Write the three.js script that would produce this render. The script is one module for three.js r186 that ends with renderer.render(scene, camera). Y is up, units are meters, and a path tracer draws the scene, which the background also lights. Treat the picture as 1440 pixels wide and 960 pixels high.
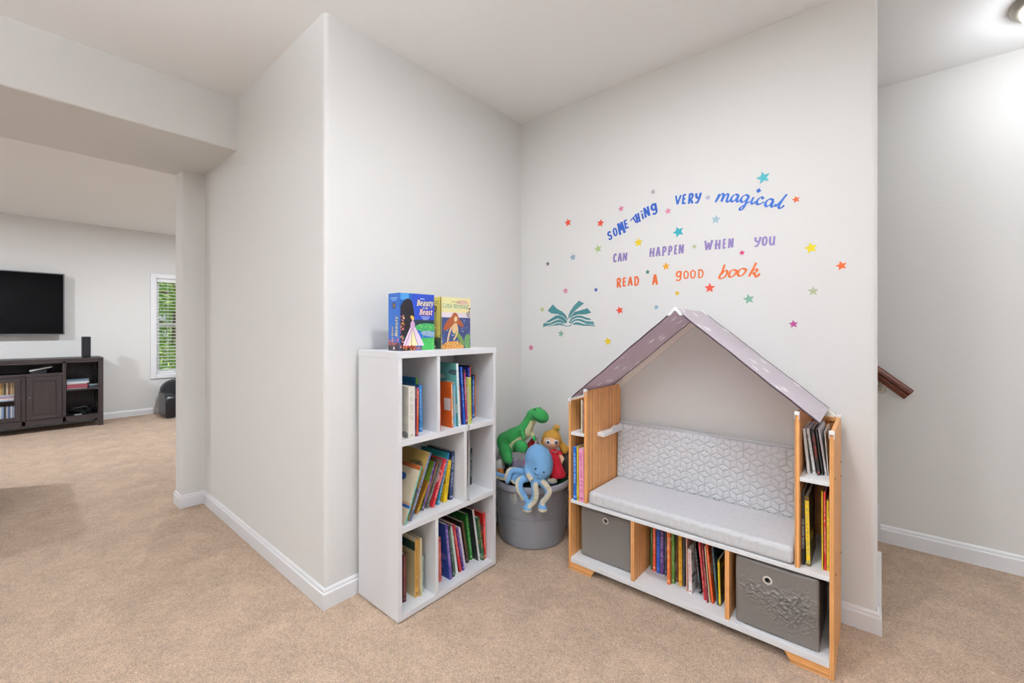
import * as THREE from 'three';
import { RoundedBoxGeometry } from 'three/addons/geometries/RoundedBoxGeometry.js';
import { RectAreaLightUniformsLib } from 'three/addons/lights/RectAreaLightUniformsLib.js';
import { mergeGeometries, mergeVertices, toCreasedNormals } from 'three/addons/utils/BufferGeometryUtils.js';

// ---------------------------------------------------------------- camera, daylight, lamps' strength, exposure
RectAreaLightUniformsLib.init();
const scene = new THREE.Scene();
const camera = new THREE.PerspectiveCamera(2 * Math.atan(480 / 603) * 180 / Math.PI, 1.5, 0.05, 60);
camera.position.set(0, 1.281, 0);
camera.rotation.set(0, 40.45 * Math.PI / 180, 0);
camera.setViewOffset(1440, 960, 0, 17.5, 1440, 960);          // lens shift: verticals stay upright
const renderer = new THREE.WebGLRenderer({ antialias: true });
renderer.toneMapping = THREE.LinearToneMapping;
renderer.toneMappingExposure = 0.55;
renderer.shadowMap.enabled = true;
renderer.shadowMap.type = THREE.PCFSoftShadowMap;
scene.background = new THREE.Color(0.87, 0.965, 1.06);           // bright overcast daylight, enters by the window
scene.backgroundIntensity = 0.9;
const sun = new THREE.DirectionalLight(0xfff2dd, 20.0);         // sunlight on the trees outside, from beyond the far side of the house
sun.position.set(-11, 15, -15); sun.target.position.set(-11, 0, -1);
sun.castShadow = true; sun.shadow.radius = 1;
Object.assign(sun.shadow.camera, { left: -14, right: 14, top: 14, bottom: -14, near: 1, far: 50 });
sun.shadow.mapSize.set(2048, 2048);
scene.add(sun, sun.target);
const LAMP = { hall: 12.5, fillLeft: 0.8, fillRight: 0.5, stair: 0.8, landingFill: 7.5, tv: 48, addedUplight: 150 };
const LAMP_COLOR = new THREE.Color(0.89, 0.958, 1.045);          // neutral white as the camera's balance saw it      // candela straight down of the ceiling lamps, built further down

// ---------------------------------------------------------------- helpers
let seed = 20240611;
function rnd() { seed = (seed + 0x6d2b79f5) | 0; let t = Math.imul(seed ^ (seed >>> 15), 1 | seed); t = (t + Math.imul(t ^ (t >>> 7), 61 | t)) ^ t; return ((t ^ (t >>> 14)) >>> 0) / 4294967296; }
const rr = (a, b) => a + (b - a) * rnd();
const R = (d) => d * Math.PI / 180;
const V = (x, y, z) => new THREE.Vector3(x, y, z);
const names = new Map();
function numbered(n) { const k = names.get(n) || 0; names.set(n, k + 1); return k ? n + '_' + String(k).padStart(3, '0') : n; }
function tag(o, label, category, group, kind) {
  if (label) o.userData.label = label;
  if (category) o.userData.category = category;
  if (group) o.userData.group = group;
  if (kind) o.userData.kind = kind;
  return o;
}
function thing(name, label, category, [x, y, z] = [0, 0, 0], turn = 0, group) {
  const o = new THREE.Group(); o.name = numbered(name); scene.add(o);
  o.position.set(x, y, z); o.rotation.y = turn;
  return tag(o, label, category, group);
}
function part(name, geo, mat, parent, label) {
  const m = new THREE.Mesh(Array.isArray(geo) ? merge(geo) : geo, mat);
  m.name = parent === scene ? numbered(name) : name; m.castShadow = m.receiveShadow = true;
  if (label) m.userData.label = label;
  parent.add(m); return m;
}
function struct(name, geo, mat, parent = scene) { const m = part(name, geo, mat, parent); if (parent === scene) m.userData.kind = 'structure'; return m; }
function merge(list) {
  list = list.map((g) => { const k = g.index ? g.toNonIndexed() : g; for (const n of Object.keys(k.attributes)) if (!['position', 'normal', 'uv'].includes(n)) k.deleteAttribute(n); return k; });
  return list.length === 1 ? list[0] : mergeGeometries(list);
}
// uv in metres from the dominant axis; grain axis runs along v
function triUV(geo, grain = 'y', off = 0) {
  const g = geo.index ? geo.toNonIndexed() : geo, p = g.attributes.position, n = g.attributes.normal, uv = new Float32Array(p.count * 2);
  for (let i = 0; i < p.count; i += 3) {
    let nx = 0, ny = 0, nz = 0;
    for (let k = 0; k < 3; k++) { nx += n.getX(i + k); ny += n.getY(i + k); nz += n.getZ(i + k); }
    nx = Math.abs(nx); ny = Math.abs(ny); nz = Math.abs(nz);
    for (let k = 0; k < 3; k++) {
      const x = p.getX(i + k), y = p.getY(i + k), z = p.getZ(i + k);
      let u, v;
      if (nx >= ny && nx >= nz) { u = z; v = y; if (grain === 'z') { u = y; v = z; } }
      else if (ny >= nz) { u = x; v = z; if (grain === 'x') { u = z; v = x; } }
      else { u = x; v = y; if (grain === 'x') { u = y; v = x; } }
      uv[(i + k) * 2] = u + off; uv[(i + k) * 2 + 1] = v + off * 0.37;
    }
  }
  g.setAttribute('uv', new THREE.BufferAttribute(uv, 2));
  return g;
}
// box from corner to corner with softened edges
function bx(x0, x1, y0, y1, z0, z1, r = 0.0015, grain = 'y') {
  const w = Math.abs(x1 - x0), h = Math.abs(y1 - y0), d = Math.abs(z1 - z0);
  const g = r > 0 ? new RoundedBoxGeometry(w, h, d, 1, Math.min(r, w * 0.45, h * 0.45, d * 0.45)) : new THREE.BoxGeometry(w, h, d);
  g.translate((x0 + x1) / 2, (y0 + y1) / 2, (z0 + z1) / 2);
  return triUV(g, grain, (x0 * 1.7 + z0 * 2.3 + y0) % 1);
}
function cyl(r0, r1, h, n = 24) { return new THREE.CylinderGeometry(r1, r0, h, n); }
// vertical prism from an outline in x,z with some corners rounded: points [x, z, radius]
function prism(pts, y0, y1) {
  const out = [], n = pts.length;
  for (let i = 0; i < n; i++) {
    const [x, z, r] = pts[i];
    if (!r) { out.push([x, z]); continue; }
    const a = pts[(i + n - 1) % n], b = pts[(i + 1) % n];
    const da = Math.hypot(a[0] - x, a[1] - z), db = Math.hypot(b[0] - x, b[1] - z);
    const p = [x + (a[0] - x) / da * r, z + (a[1] - z) / da * r], q = [x + (b[0] - x) / db * r, z + (b[1] - z) / db * r];
    const c = [p[0] + q[0] - x, p[1] + q[1] - z];
    for (let k = 0; k <= 8; k++) {
      const t = k / 8 * Math.PI / 2, ca = Math.cos(t), sa = Math.sin(t);
      out.push([c[0] + (p[0] - c[0]) * ca + (q[0] - c[0]) * sa, c[1] + (p[1] - c[1]) * ca + (q[1] - c[1]) * sa]);
    }
  }
  const s = new THREE.Shape(out.map(([x, z]) => new THREE.Vector2(x, -z)));
  const g = new THREE.ExtrudeGeometry(s, { depth: y1 - y0, bevelEnabled: false, curveSegments: 1 });
  g.rotateX(-Math.PI / 2); g.translate(0, y0, 0);
  return triUV(toCreasedNormals(g, R(30)));
}
// profile [offset to the room side, height] swept along a path of [x, z] on the floor, mitred
function sweepFloor(profile, path) {
  const pos = [], idx = [], rings = [];
  for (let i = 0; i < path.length; i++) {
    const nrm = (a, b) => { const dx = b[0] - a[0], dz = b[1] - a[1], l = Math.hypot(dx, dz); return [-dz / l, dx / l]; };
    const n1 = i ? nrm(path[i - 1], path[i]) : nrm(path[0], path[1]), n2 = i < path.length - 1 ? nrm(path[i], path[i + 1]) : n1;
    const k = 1 + n1[0] * n2[0] + n1[1] * n2[1], m = [(n1[0] + n2[0]) / k, (n1[1] + n2[1]) / k];
    rings.push(profile.map(([o, y]) => [path[i][0] + m[0] * o, y, path[i][1] + m[1] * o]));
  }
  const np = profile.length;
  for (let i = 0; i < rings.length - 1; i++) for (let j = 0; j < np; j++) {
    const k = (j + 1) % np, a = rings[i][j], b = rings[i][k], c = rings[i + 1][k], d = rings[i + 1][j];
    pos.push(...a, ...d, ...c, ...a, ...c, ...b);
  }
  for (const [ring, flip] of [[rings[0], false], [rings[rings.length - 1], true]]) for (let j = 1; j < np - 1; j++) {
    const t = flip ? [ring[0], ring[j + 1], ring[j]] : [ring[0], ring[j], ring[j + 1]];
    pos.push(...t[0], ...t[1], ...t[2]);
  }
  const g = new THREE.BufferGeometry(); g.setAttribute('position', new THREE.Float32BufferAttribute(pos, 3)); g.computeVertexNormals();
  return triUV(g, 'x');
}
// tube with varying radius along points; ring shaping by fn(t, angle) -> factor
function tube(points, radius, { n = 40, m = 12, shape } = {}) {
  const curve = new THREE.CatmullRomCurve3(points.map((p) => (p.isVector3 ? p : V(...p))), false, 'centripetal');
  const fr = curve.computeFrenetFrames(n, false), pos = [], idx = [], uv = [];
  for (let i = 0; i <= n; i++) {
    const t = i / n, c = curve.getPointAt(t), r0 = typeof radius === 'function' ? radius(t) : radius;
    for (let j = 0; j <= m; j++) {
      const a = j / m * Math.PI * 2, d = fr.normals[i].clone().multiplyScalar(Math.cos(a)).addScaledVector(fr.binormals[i], Math.sin(a));
      const r = r0 * (shape ? shape(t, d) : 1);
      pos.push(c.x + d.x * r, c.y + d.y * r, c.z + d.z * r); uv.push(j / m * 0.1, t * curve.getLength());
    }
  }
  for (let i = 0; i < n; i++) for (let j = 0; j < m; j++) { const a = i * (m + 1) + j, b = a + m + 1; idx.push(a, a + 1, b, a + 1, b + 1, b); }
  for (const e of [0, n]) {
    const c = curve.getPointAt(e / n), k = pos.length / 3; pos.push(c.x, c.y, c.z); uv.push(0, 0);
    for (let j = 0; j < m; j++) { const a = e * (m + 1) + j; e ? idx.push(a, a + 1, k) : idx.push(a + 1, a, k); }
  }
  const g = new THREE.BufferGeometry();
  g.setAttribute('position', new THREE.Float32BufferAttribute(pos, 3)); g.setAttribute('uv', new THREE.Float32BufferAttribute(uv, 2)); g.setIndex(idx); g.computeVertexNormals();
  return g;
}
// ---- smooth blobs: signed distance field meshed with surface nets
const smin = (a, b, k) => { const h = Math.max(k - Math.abs(a - b), 0) / k; return Math.min(a, b) - h * h * k / 4; };
function cone(p, a, b, ra, rb) {
  const abx = b[0] - a[0], aby = b[1] - a[1], abz = b[2] - a[2], apx = p[0] - a[0], apy = p[1] - a[1], apz = p[2] - a[2];
  const t = Math.min(1, Math.max(0, (apx * abx + apy * aby + apz * abz) / (abx * abx + aby * aby + abz * abz + 1e-9)));
  return Math.hypot(apx - abx * t, apy - aby * t, apz - abz * t) - (ra + (rb - ra) * t);
}
function ell(p, c, r) { const x = (p[0] - c[0]) / r[0], y = (p[1] - c[1]) / r[1], z = (p[2] - c[2]) / r[2], k = Math.hypot(x, y, z); return (k - 1) * Math.min(r[0], r[1], r[2]); }
function blob(field, lo, hi, cell) {
  const n = [0, 1, 2].map((i) => Math.ceil((hi[i] - lo[i]) / cell) + 1), val = new Float32Array(n[0] * n[1] * n[2]);
  const at = (i, j, k) => (k * n[1] + j) * n[0] + i;
  for (let k = 0; k < n[2]; k++) for (let j = 0; j < n[1]; j++) for (let i = 0; i < n[0]; i++) val[at(i, j, k)] = field([lo[0] + i * cell, lo[1] + j * cell, lo[2] + k * cell]);
  const vid = new Int32Array(val.length).fill(-1), pos = [], idx = [];
  const E = [[0, 1], [2, 3], [4, 5], [6, 7], [0, 2], [1, 3], [4, 6], [5, 7], [0, 4], [1, 5], [2, 6], [3, 7]];
  for (let k = 0; k < n[2] - 1; k++) for (let j = 0; j < n[1] - 1; j++) for (let i = 0; i < n[0] - 1; i++) {
    const c = [], o = at(i, j, k); let neg = 0;
    for (let q = 0; q < 8; q++) { const v = val[at(i + (q & 1), j + (q >> 1 & 1), k + (q >> 2))]; c.push(v); if (v < 0) neg++; }
    if (!neg || neg === 8) continue;
    let x = 0, y = 0, z = 0, m = 0;
    for (const [a, b] of E) if ((c[a] < 0) !== (c[b] < 0)) {
      const t = c[a] / (c[a] - c[b]);
      x += (a & 1) + ((b & 1) - (a & 1)) * t; y += (a >> 1 & 1) + ((b >> 1 & 1) - (a >> 1 & 1)) * t; z += (a >> 2) + ((b >> 2) - (a >> 2)) * t; m++;
    }
    vid[o] = pos.length / 3; pos.push(lo[0] + (i + x / m) * cell, lo[1] + (j + y / m) * cell, lo[2] + (k + z / m) * cell);
  }
  const quad = (a, b, c, d, flip) => { if (a < 0 || b < 0 || c < 0 || d < 0) return; flip ? idx.push(a, c, b, a, d, c) : idx.push(a, b, c, a, c, d); };
  for (let k = 1; k < n[2] - 1; k++) for (let j = 1; j < n[1] - 1; j++) for (let i = 1; i < n[0] - 1; i++) {
    const v = val[at(i, j, k)] < 0;
    if (v !== val[at(i + 1, j, k)] < 0) quad(vid[at(i, j - 1, k - 1)], vid[at(i, j, k - 1)], vid[at(i, j, k)], vid[at(i, j - 1, k)], !v);
    if (v !== val[at(i, j + 1, k)] < 0) quad(vid[at(i - 1, j, k - 1)], vid[at(i - 1, j, k)], vid[at(i, j, k)], vid[at(i, j, k - 1)], !v);
    if (v !== val[at(i, j, k + 1)] < 0) quad(vid[at(i - 1, j - 1, k)], vid[at(i, j - 1, k)], vid[at(i, j, k)], vid[at(i - 1, j, k)], !v);
  }
  const g = new THREE.BufferGeometry(); g.setAttribute('position', new THREE.Float32BufferAttribute(pos, 3)); g.setIndex(idx); g.computeVertexNormals();
  const uv = new Float32Array(pos.length / 3 * 2); for (let i = 0; i < uv.length / 2; i++) { uv[i * 2] = pos[i * 3] * 0.8 + pos[i * 3 + 2] * 0.6; uv[i * 2 + 1] = pos[i * 3 + 1]; }
  g.setAttribute('uv', new THREE.BufferAttribute(uv, 2));
  return g;
}
// splits an indexed geometry in two by a test on triangle centres, keeping smooth normals
function splitGeo(g, test) {
  const p = g.attributes.position, id = g.index.array, A = [], B = [];
  for (let i = 0; i < id.length; i += 3) {
    const c = [0, 1, 2].map((k) => (p.getComponent(id[i], k) + p.getComponent(id[i + 1], k) + p.getComponent(id[i + 2], k)) / 3);
    (test(c) ? A : B).push(id[i], id[i + 1], id[i + 2]);
  }
  return [A, B].map((ix) => { const q = new THREE.BufferGeometry(); for (const n of ['position', 'normal', 'uv']) q.setAttribute(n, g.attributes[n]); q.setIndex(ix); return q.toNonIndexed(); });
}
// flat ribbon along a stroke, as a thin extruded sticker
function ribbon(pts, width, depth = 0.0006, curved = true, n = 24) {
  const v3 = pts.map(([x, y]) => V(x, y, 0));
  const P = []; 
  if (curved) { const c = new THREE.CatmullRomCurve3(v3, false, 'centripetal'); for (let i = 0; i <= n; i++) P.push(c.getPointAt(i / n)); } else P.push(...v3);
  const L = [], Q = [];
  for (let i = 0; i < P.length; i++) {
    const a = P[Math.max(0, i - 1)], b = P[Math.min(P.length - 1, i + 1)], dx = b.x - a.x, dy = b.y - a.y, l = Math.hypot(dx, dy) || 1;
    const w = (typeof width === 'function' ? width(i / (P.length - 1), Math.atan2(dy, dx)) : width) / 2;
    let ex = 0, ey = 0; if (i === 0 || i === P.length - 1) { const s = i ? 0.35 : -0.35; ex = dx / l * w * s; ey = dy / l * w * s; }
    L.push([P[i].x - dy / l * w + ex, P[i].y + dx / l * w + ey]); Q.push([P[i].x + dy / l * w + ex, P[i].y - dx / l * w + ey]);
  }
  const pos = [], push = (a, za, b, zb, c, zc) => pos.push(a[0], a[1], za, b[0], b[1], zb, c[0], c[1], zc);
  for (let i = 0; i < P.length - 1; i++) {
    const f0 = depth + 0.0009 * i / P.length, f1 = depth + 0.0009 * (i + 1) / P.length;   // the stroke's end lies on its start
    push(Q[i], f0, Q[i + 1], f1, L[i + 1], f1); push(Q[i], f0, L[i + 1], f1, L[i], f0);
    push(L[i], 0, L[i], f0, L[i + 1], f1); push(L[i], 0, L[i + 1], f1, L[i + 1], 0);
    push(Q[i], 0, Q[i + 1], 0, Q[i + 1], f1); push(Q[i], 0, Q[i + 1], f1, Q[i], f0);
  }
  const g = new THREE.BufferGeometry(); g.setAttribute('position', new THREE.Float32BufferAttribute(pos, 3)); g.computeVertexNormals();
  g.setAttribute('uv', new THREE.Float32BufferAttribute(new Float32Array(pos.length / 3 * 2), 2));
  return g;
}
// ---------------------------------------------------------------- textures
function noiseGrid(n, cells, s0) {          // tileable value noise, n x n, values 0..1
  const g = new Float32Array(cells * cells); const keep = seed; seed = s0; for (let i = 0; i < g.length; i++) g[i] = rnd(); seed = keep;
  const out = new Float32Array(n * n), f = (t) => t * t * (3 - 2 * t);
  for (let y = 0; y < n; y++) for (let x = 0; x < n; x++) {
    const u = x / n * cells, v = y / n * cells, i = Math.floor(u), j = Math.floor(v), a = f(u - i), b = f(v - j), i1 = (i + 1) % cells, j1 = (j + 1) % cells;
    out[y * n + x] = (g[j * cells + i] * (1 - a) + g[j * cells + i1] * a) * (1 - b) + (g[j1 * cells + i] * (1 - a) + g[j1 * cells + i1] * a) * b;
  }
  return out;
}
function dataTex(n, fn, srgb, rep) {        // fn(x, y, i) -> [r, g, b] in 0..255
  const d = new Uint8Array(n * n * 4);
  for (let y = 0, i = 0; y < n; y++) for (let x = 0; x < n; x++, i++) { const c = fn(x, y, i); d[i * 4] = c[0]; d[i * 4 + 1] = c[1]; d[i * 4 + 2] = c[2]; d[i * 4 + 3] = 255; }
  const t = new THREE.DataTexture(d, n, n); t.wrapS = t.wrapT = THREE.RepeatWrapping; t.magFilter = THREE.LinearFilter; t.minFilter = THREE.LinearFilter;
  if (srgb) t.colorSpace = THREE.SRGBColorSpace;
  t.repeat.set(rep, rep); t.needsUpdate = true; return t;
}
const clamp8 = (v) => Math.max(0, Math.min(255, v));
const std = (color, roughness = 0.6, extra = {}) => new THREE.MeshStandardMaterial({ color, roughness, ...extra });

// carpet: twisted pile
const CN = 1024, c1 = noiseGrid(CN, 400, 11), c2 = noiseGrid(CN, 230, 12), c3 = noiseGrid(CN, 24, 13), c4 = noiseGrid(CN, 7, 14), c5 = noiseGrid(CN, 60, 15);
const carpetH = (i) => c1[i] * 0.55 + c2[i] * 0.45;
const carpetTex = dataTex(CN, (x, y, i) => {
  const k = 0.86 + 0.34 * (carpetH(i) - 0.5) + 0.05 * (c3[i] - 0.5) + 0.06 * (c4[i] - 0.5) + 0.05 * (c5[i] - 0.5), t = c2[i] - 0.5;
  return [clamp8(216 * k + t * 4), clamp8(187 * k), clamp8(162 * k - t * 4)];
}, true, 1 / 0.85);
const carpetBump = dataTex(CN, (x, y, i) => { const h = 255 * carpetH(i) * 0.85 + 30 * c5[i]; return [h, h, h]; }, false, 1 / 0.85);
const matCarpet = std(0xffffff, 0.98, { map: carpetTex, bumpMap: carpetBump, bumpScale: 0.006 });
const p1 = noiseGrid(512, 128, 21), p2 = noiseGrid(512, 40, 22);
const paintBump = dataTex(512, (x, y, i) => { const h = 255 * (p1[i] * 0.6 + p2[i] * 0.4); return [h, h, h]; }, false, 1.4);
const matWall = std(new THREE.Color(0.765, 0.752, 0.728), 0.86, { bumpMap: paintBump, bumpScale: 0.0004 });
const matCeil = std(new THREE.Color(0.90, 0.892, 0.88), 0.95, { bumpMap: paintBump, bumpScale: 0.0005 });
const matTrim = std(new THREE.Color(0.83, 0.83, 0.84), 0.38);
const matWhite = std(new THREE.Color(0.80, 0.80, 0.815), 0.42);      // melamine
const matWhiteEdge = std(new THREE.Color(0.85, 0.85, 0.86), 0.4);
// honey wood with straight close grain
const w1 = noiseGrid(512, 96, 31), w2 = noiseGrid(512, 30, 32), w3 = noiseGrid(512, 200, 33), w4 = noiseGrid(512, 9, 34);
const woodTex = dataTex(512, (x, y, i) => {
  const u = Math.floor(x), s = (y >> 5) % 16 * 512 + u, l = w1[(y >> 6) % 8 * 512 + u];
  const k = 0.78 + 0.24 * w1[u] + 0.12 * w2[u + 512 * 7] + 0.16 * w3[u + 512 * 3] + 0.06 * (l - 0.5) + 0.06 * (w4[i] - 0.5) + 0.03 * (w3[s] - 0.5);
  const d = w1[u] < 0.22 ? 0.94 : 1;
  return [clamp8(203 * k * d), clamp8(145 * k * d), clamp8(88 * k * d)];
}, true, 4.6);
const matWood = std(0xffffff, 0.5, { map: woodTex });
// dark espresso wood
const darkTex = dataTex(256, (x, y, i) => { const k = 0.85 + 0.3 * w1[(x * 2) % 512] * 0.6 + 0.1 * w2[(y >> 4) * 512 + x]; return [58 * k, 48 * k, 48 * k]; }, true, 2);
const matDark = std(0xffffff, 0.45, { map: darkTex });
// heather grey knit
const k1 = noiseGrid(512, 256, 41), k2 = noiseGrid(512, 64, 42);
const knitTex = dataTex(512, (x, y, i) => { const st = k1[(y >> 3) * 512 + x] - 0.5, k = 0.95 + 0.06 * (k1[i] - 0.5) + 0.09 * st + 0.03 * (k2[i] - 0.5); return [clamp8(232 * k), clamp8(232 * k), clamp8(234 * k)]; }, true, 4);
const knitBump = dataTex(512, (x, y, i) => { const h = 255 * k1[i]; return [h, h, h]; }, false, 4);
const matKnit = std(0xffffff, 0.95, { map: knitTex, bumpMap: knitBump, bumpScale: 0.0006 });
// grey non-woven bin fabric
const nonwoven = dataTex(512, (x, y, i) => { const q = ((x % 8 < 2) !== (y % 8 < 2)) ? 10 : 0, k = 0.9 + 0.2 * k1[i]; return [clamp8(112 * k + q * .4), clamp8(106 * k + q * .4), clamp8(101 * k + q * .4)]; }, true, 5);
const nonwovenBump = dataTex(512, (x, y, i) => { const q = ((x % 8 < 2) !== (y % 8 < 2)) ? 90 : 30; const h = q + 90 * k1[i]; return [h, h, h]; }, false, 5);
const matBin = std(0xffffff, 0.62, { map: nonwoven, bumpMap: nonwovenBump, bumpScale: 0.0004 });
const fuzzBump = dataTex(512, (x, y, i) => { const h = 255 * (k1[i] * 0.6 + p1[i] * 0.4); return [h, h, h]; }, false, 7);
function plush(color, amount = 0.004) { return new THREE.MeshPhysicalMaterial({ color, roughness: 0.95, bumpMap: fuzzBump, bumpScale: amount, sheen: 0.35, sheenRoughness: 0.6, sheenColor: new THREE.Color(color).lerp(new THREE.Color(1, 1, 1), 0.35) }); }
function canvasTex(w, h, draw, rep) {
  const c = document.createElement('canvas'); c.width = w; c.height = h; draw(c.getContext('2d'), w, h);
  const t = new THREE.CanvasTexture(c); t.colorSpace = THREE.SRGBColorSpace; t.magFilter = THREE.LinearFilter;
  if (rep) { t.wrapS = t.wrapT = THREE.RepeatWrapping; t.repeat.set(rep, rep); }
  return t;
}

// ================================================================ the setting
const H = 2.74;
{ // one carpet through both rooms and the foot of the stairs
  const g = new THREE.PlaneGeometry(10.9, 7.4, 1, 1); g.rotateX(-Math.PI / 2); g.translate(-3.1, 0, 0.1);
  const slab = new THREE.BoxGeometry(10.9, 0.12, 7.4); slab.translate(-3.1, -0.061, 0.1);
  struct('floor', merge([triUV(g), triUV(slab)]), matCarpet);
}
struct('ceiling', bx(-8.55, 2.35, H, H + 0.16, -3.6, 3.8, 0), matCeil);
struct('wall_left', prism([[-3.95, -0.80], [-3.79, -0.80, 0.022], [-3.79, -0.94], [-1.93, -0.94, 0.022], [-1.93, -1.06], [-3.95, -1.06]], 0, H), matWall);
struct('wall_middle', bx(-2.05, -1.93, 0, H, -2.37, -1.06, 0), matWall);
struct('wall_back', prism([[-2.05, -2.37], [0, -2.37, 0.022], [0, -2.49, 0.022], [-2.05, -2.49]], 0, H), matWall);
struct('wall_stair', bx(-2.6, 2.1, 0, H, -3.54, -3.42, 0), matWall);
struct('wall_landing', bx(-2.6, -2.48, 0, H, -3.42, -2.37, 0), matWall);
struct('wall_right', merge([bx(2.0, 2.12, 0, H, -3.42, 0.2, 0), bx(2.0, 2.12, 0, H, 2.6, 3.0, 0), bx(2.0, 2.12, 0, 0.8, 0.2, 2.6, 0), bx(2.0, 2.12, 2.25, H, 0.2, 2.6, 0)]), matWall);
{ // added window, unseen in the right-hand wall, for side light into the nook
  const w = new THREE.Group(); w.name = 'added_window_3'; w.userData.kind = 'structure'; scene.add(w);
  const glass = new THREE.MeshPhysicalMaterial({ color: 0xffffff, transmission: 1, thickness: 0, roughness: 0, ior: 1.45 });
  for (const [a, b] of [[0.2, 1.4], [1.4, 2.6]]) {
    const f = part('sash', [bx(2.03, 2.08, 0.8, 2.25, a, a + 0.05, 0.004), bx(2.03, 2.08, 0.8, 2.25, b - 0.05, b, 0.004), bx(2.03, 2.08, 0.8, 0.86, a + 0.05, b - 0.05, 0.004), bx(2.03, 2.08, 2.19, 2.25, a + 0.05, b - 0.05, 0.004)], matTrim, w);
    part('pane', new THREE.BoxGeometry(0.004, 1.33, b - a - 0.1).translate(2.055, 1.525, (a + b) / 2), glass, f);
  }
}
struct('wall_front', merge([bx(-3.95, 0.3, 0, H, 3.0, 3.12, 0), bx(1.8, 2.12, 0, H, 3.0, 3.12, 0), bx(0.3, 1.8, 2.2, H, 3.0, 3.12, 0)]), matWall);
{ // added patio door, unseen behind the viewpoint: soft fill daylight from the front
  const w = new THREE.Group(); w.name = 'added_window_2'; w.userData.kind = 'structure'; scene.add(w);
  const glass = new THREE.MeshPhysicalMaterial({ color: 0xffffff, transmission: 1, thickness: 0, roughness: 0, ior: 1.45 });
  for (const [a, b] of [[0.3, 1.05], [1.05, 1.8]]) {
    const f = part('sash', [bx(a, a + 0.06, 0, 2.2, 3.03, 3.08, 0.004), bx(b - 0.06, b, 0, 2.2, 3.03, 3.08, 0.004), bx(a + 0.06, b - 0.06, 0, 0.08, 3.03, 3.08, 0.004), bx(a + 0.06, b - 0.06, 2.12, 2.2, 3.03, 3.08, 0.004)], matTrim, w);
    part('pane', new THREE.BoxGeometry(b - a - 0.12, 2.04, 0.004).translate((a + b) / 2, 1.1, 3.055), glass, f);
  }
}
struct('wall_lounge_right', bx(-3.95, -3.83, 0, H, -3.4, -1.06, 0), matWall);
struct('wall_lounge_far', bx(-8.5, -3.83, 0, H, -3.52, -3.4, 0), matWall);
struct('wall_lounge_near', bx(-8.5, -3.95, 0, H, 3.0, 3.12, 0), matWall);
struct('beam', bx(-3.949, -3.1, 2.415, H + 0.04, -1.0, 3.04, 0.012), matWall);
const WIN = { z0: -2.24, z1: -1.447, y0: 0.595, y1: 2.055 };
{ // television wall with the window opening
  const s = new THREE.Shape(); s.moveTo(-3.12, 0); s.lineTo(3.52, 0); s.lineTo(3.52, H); s.lineTo(-3.12, H); s.closePath();
  const h = new THREE.Path(); h.moveTo(-WIN.z1, WIN.y0); h.lineTo(-WIN.z0, WIN.y0); h.lineTo(-WIN.z0, WIN.y1); h.lineTo(-WIN.z1, WIN.y1); h.closePath(); s.holes.push(h);
  const g = new THREE.ExtrudeGeometry(s, { depth: 0.15, bevelEnabled: false }); g.rotateY(Math.PI / 2); g.translate(-8.5, 0, 0);   // shape x -> -z
  struct('wall_television', triUV(g), matWall);
}
const BASE = [[0, 0], [0.014, 0], [0.014, 0.066], [0.0125, 0.071], [0.009, 0.074], [0.008, 0.083], [0.0045, 0.089], [0, 0.092]];
struct('baseboard_hall', sweepFloor(BASE, [[-3.95, -0.80], [-3.79, -0.80], [-3.79, -0.94], [-1.93, -0.94], [-1.93, -2.37], [0, -2.37], [0, -2.425]]), matTrim);
struct('baseboard_television', sweepFloor(BASE, [[-8.35, 3.0], [-8.35, -3.4]]), matTrim);
struct('baseboard_stair', sweepFloor(BASE.map(([o, y]) => [o, y * 1.12]), [[0.014, -3.42], [2.0, -3.42], [2.0, 3.0]]), matTrim);
{ // foot of the stairs behind the lettered wall: skirts, carpeted steps, handrail
  const plate = new THREE.Shape(); plate.moveTo(0, 0); plate.lineTo(0.07, 0); plate.lineTo(0.07, 0.285); plate.lineTo(0.055, 0.305); plate.lineTo(0, 0.31); plate.closePath();
  const g = new THREE.ExtrudeGeometry(plate, { depth: 0.013, bevelEnabled: false }); g.rotateY(Math.PI / 2); g.translate(0, 0, -2.425);
  struct('trim_1', triUV(g), matTrim);
  for (const [i, z] of [-3.42, -2.503].entries()) {
    const s = new THREE.Shape(); s.moveTo(0.012, 0); s.lineTo(0.012, 0.205); s.lineTo(-0.02, 0.235); s.lineTo(-2.4, 2.2); s.lineTo(-2.4, 1.8); s.lineTo(-0.25, 0); s.closePath();
    const k = new THREE.ExtrudeGeometry(s, { depth: 0.013, bevelEnabled: false }); k.translate(0, 0, z);
    struct('trim_' + (i + 2), triUV(k, 'x'), matTrim);
  }
  for (let i = 0; i < 6; i++) struct('stair_step', bx(-0.03 - i * 0.255 - 0.28, -0.03 - i * 0.255, 0, 0.19 * (i + 1), -3.405, -2.505, 0.02), matCarpet);
}
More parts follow.
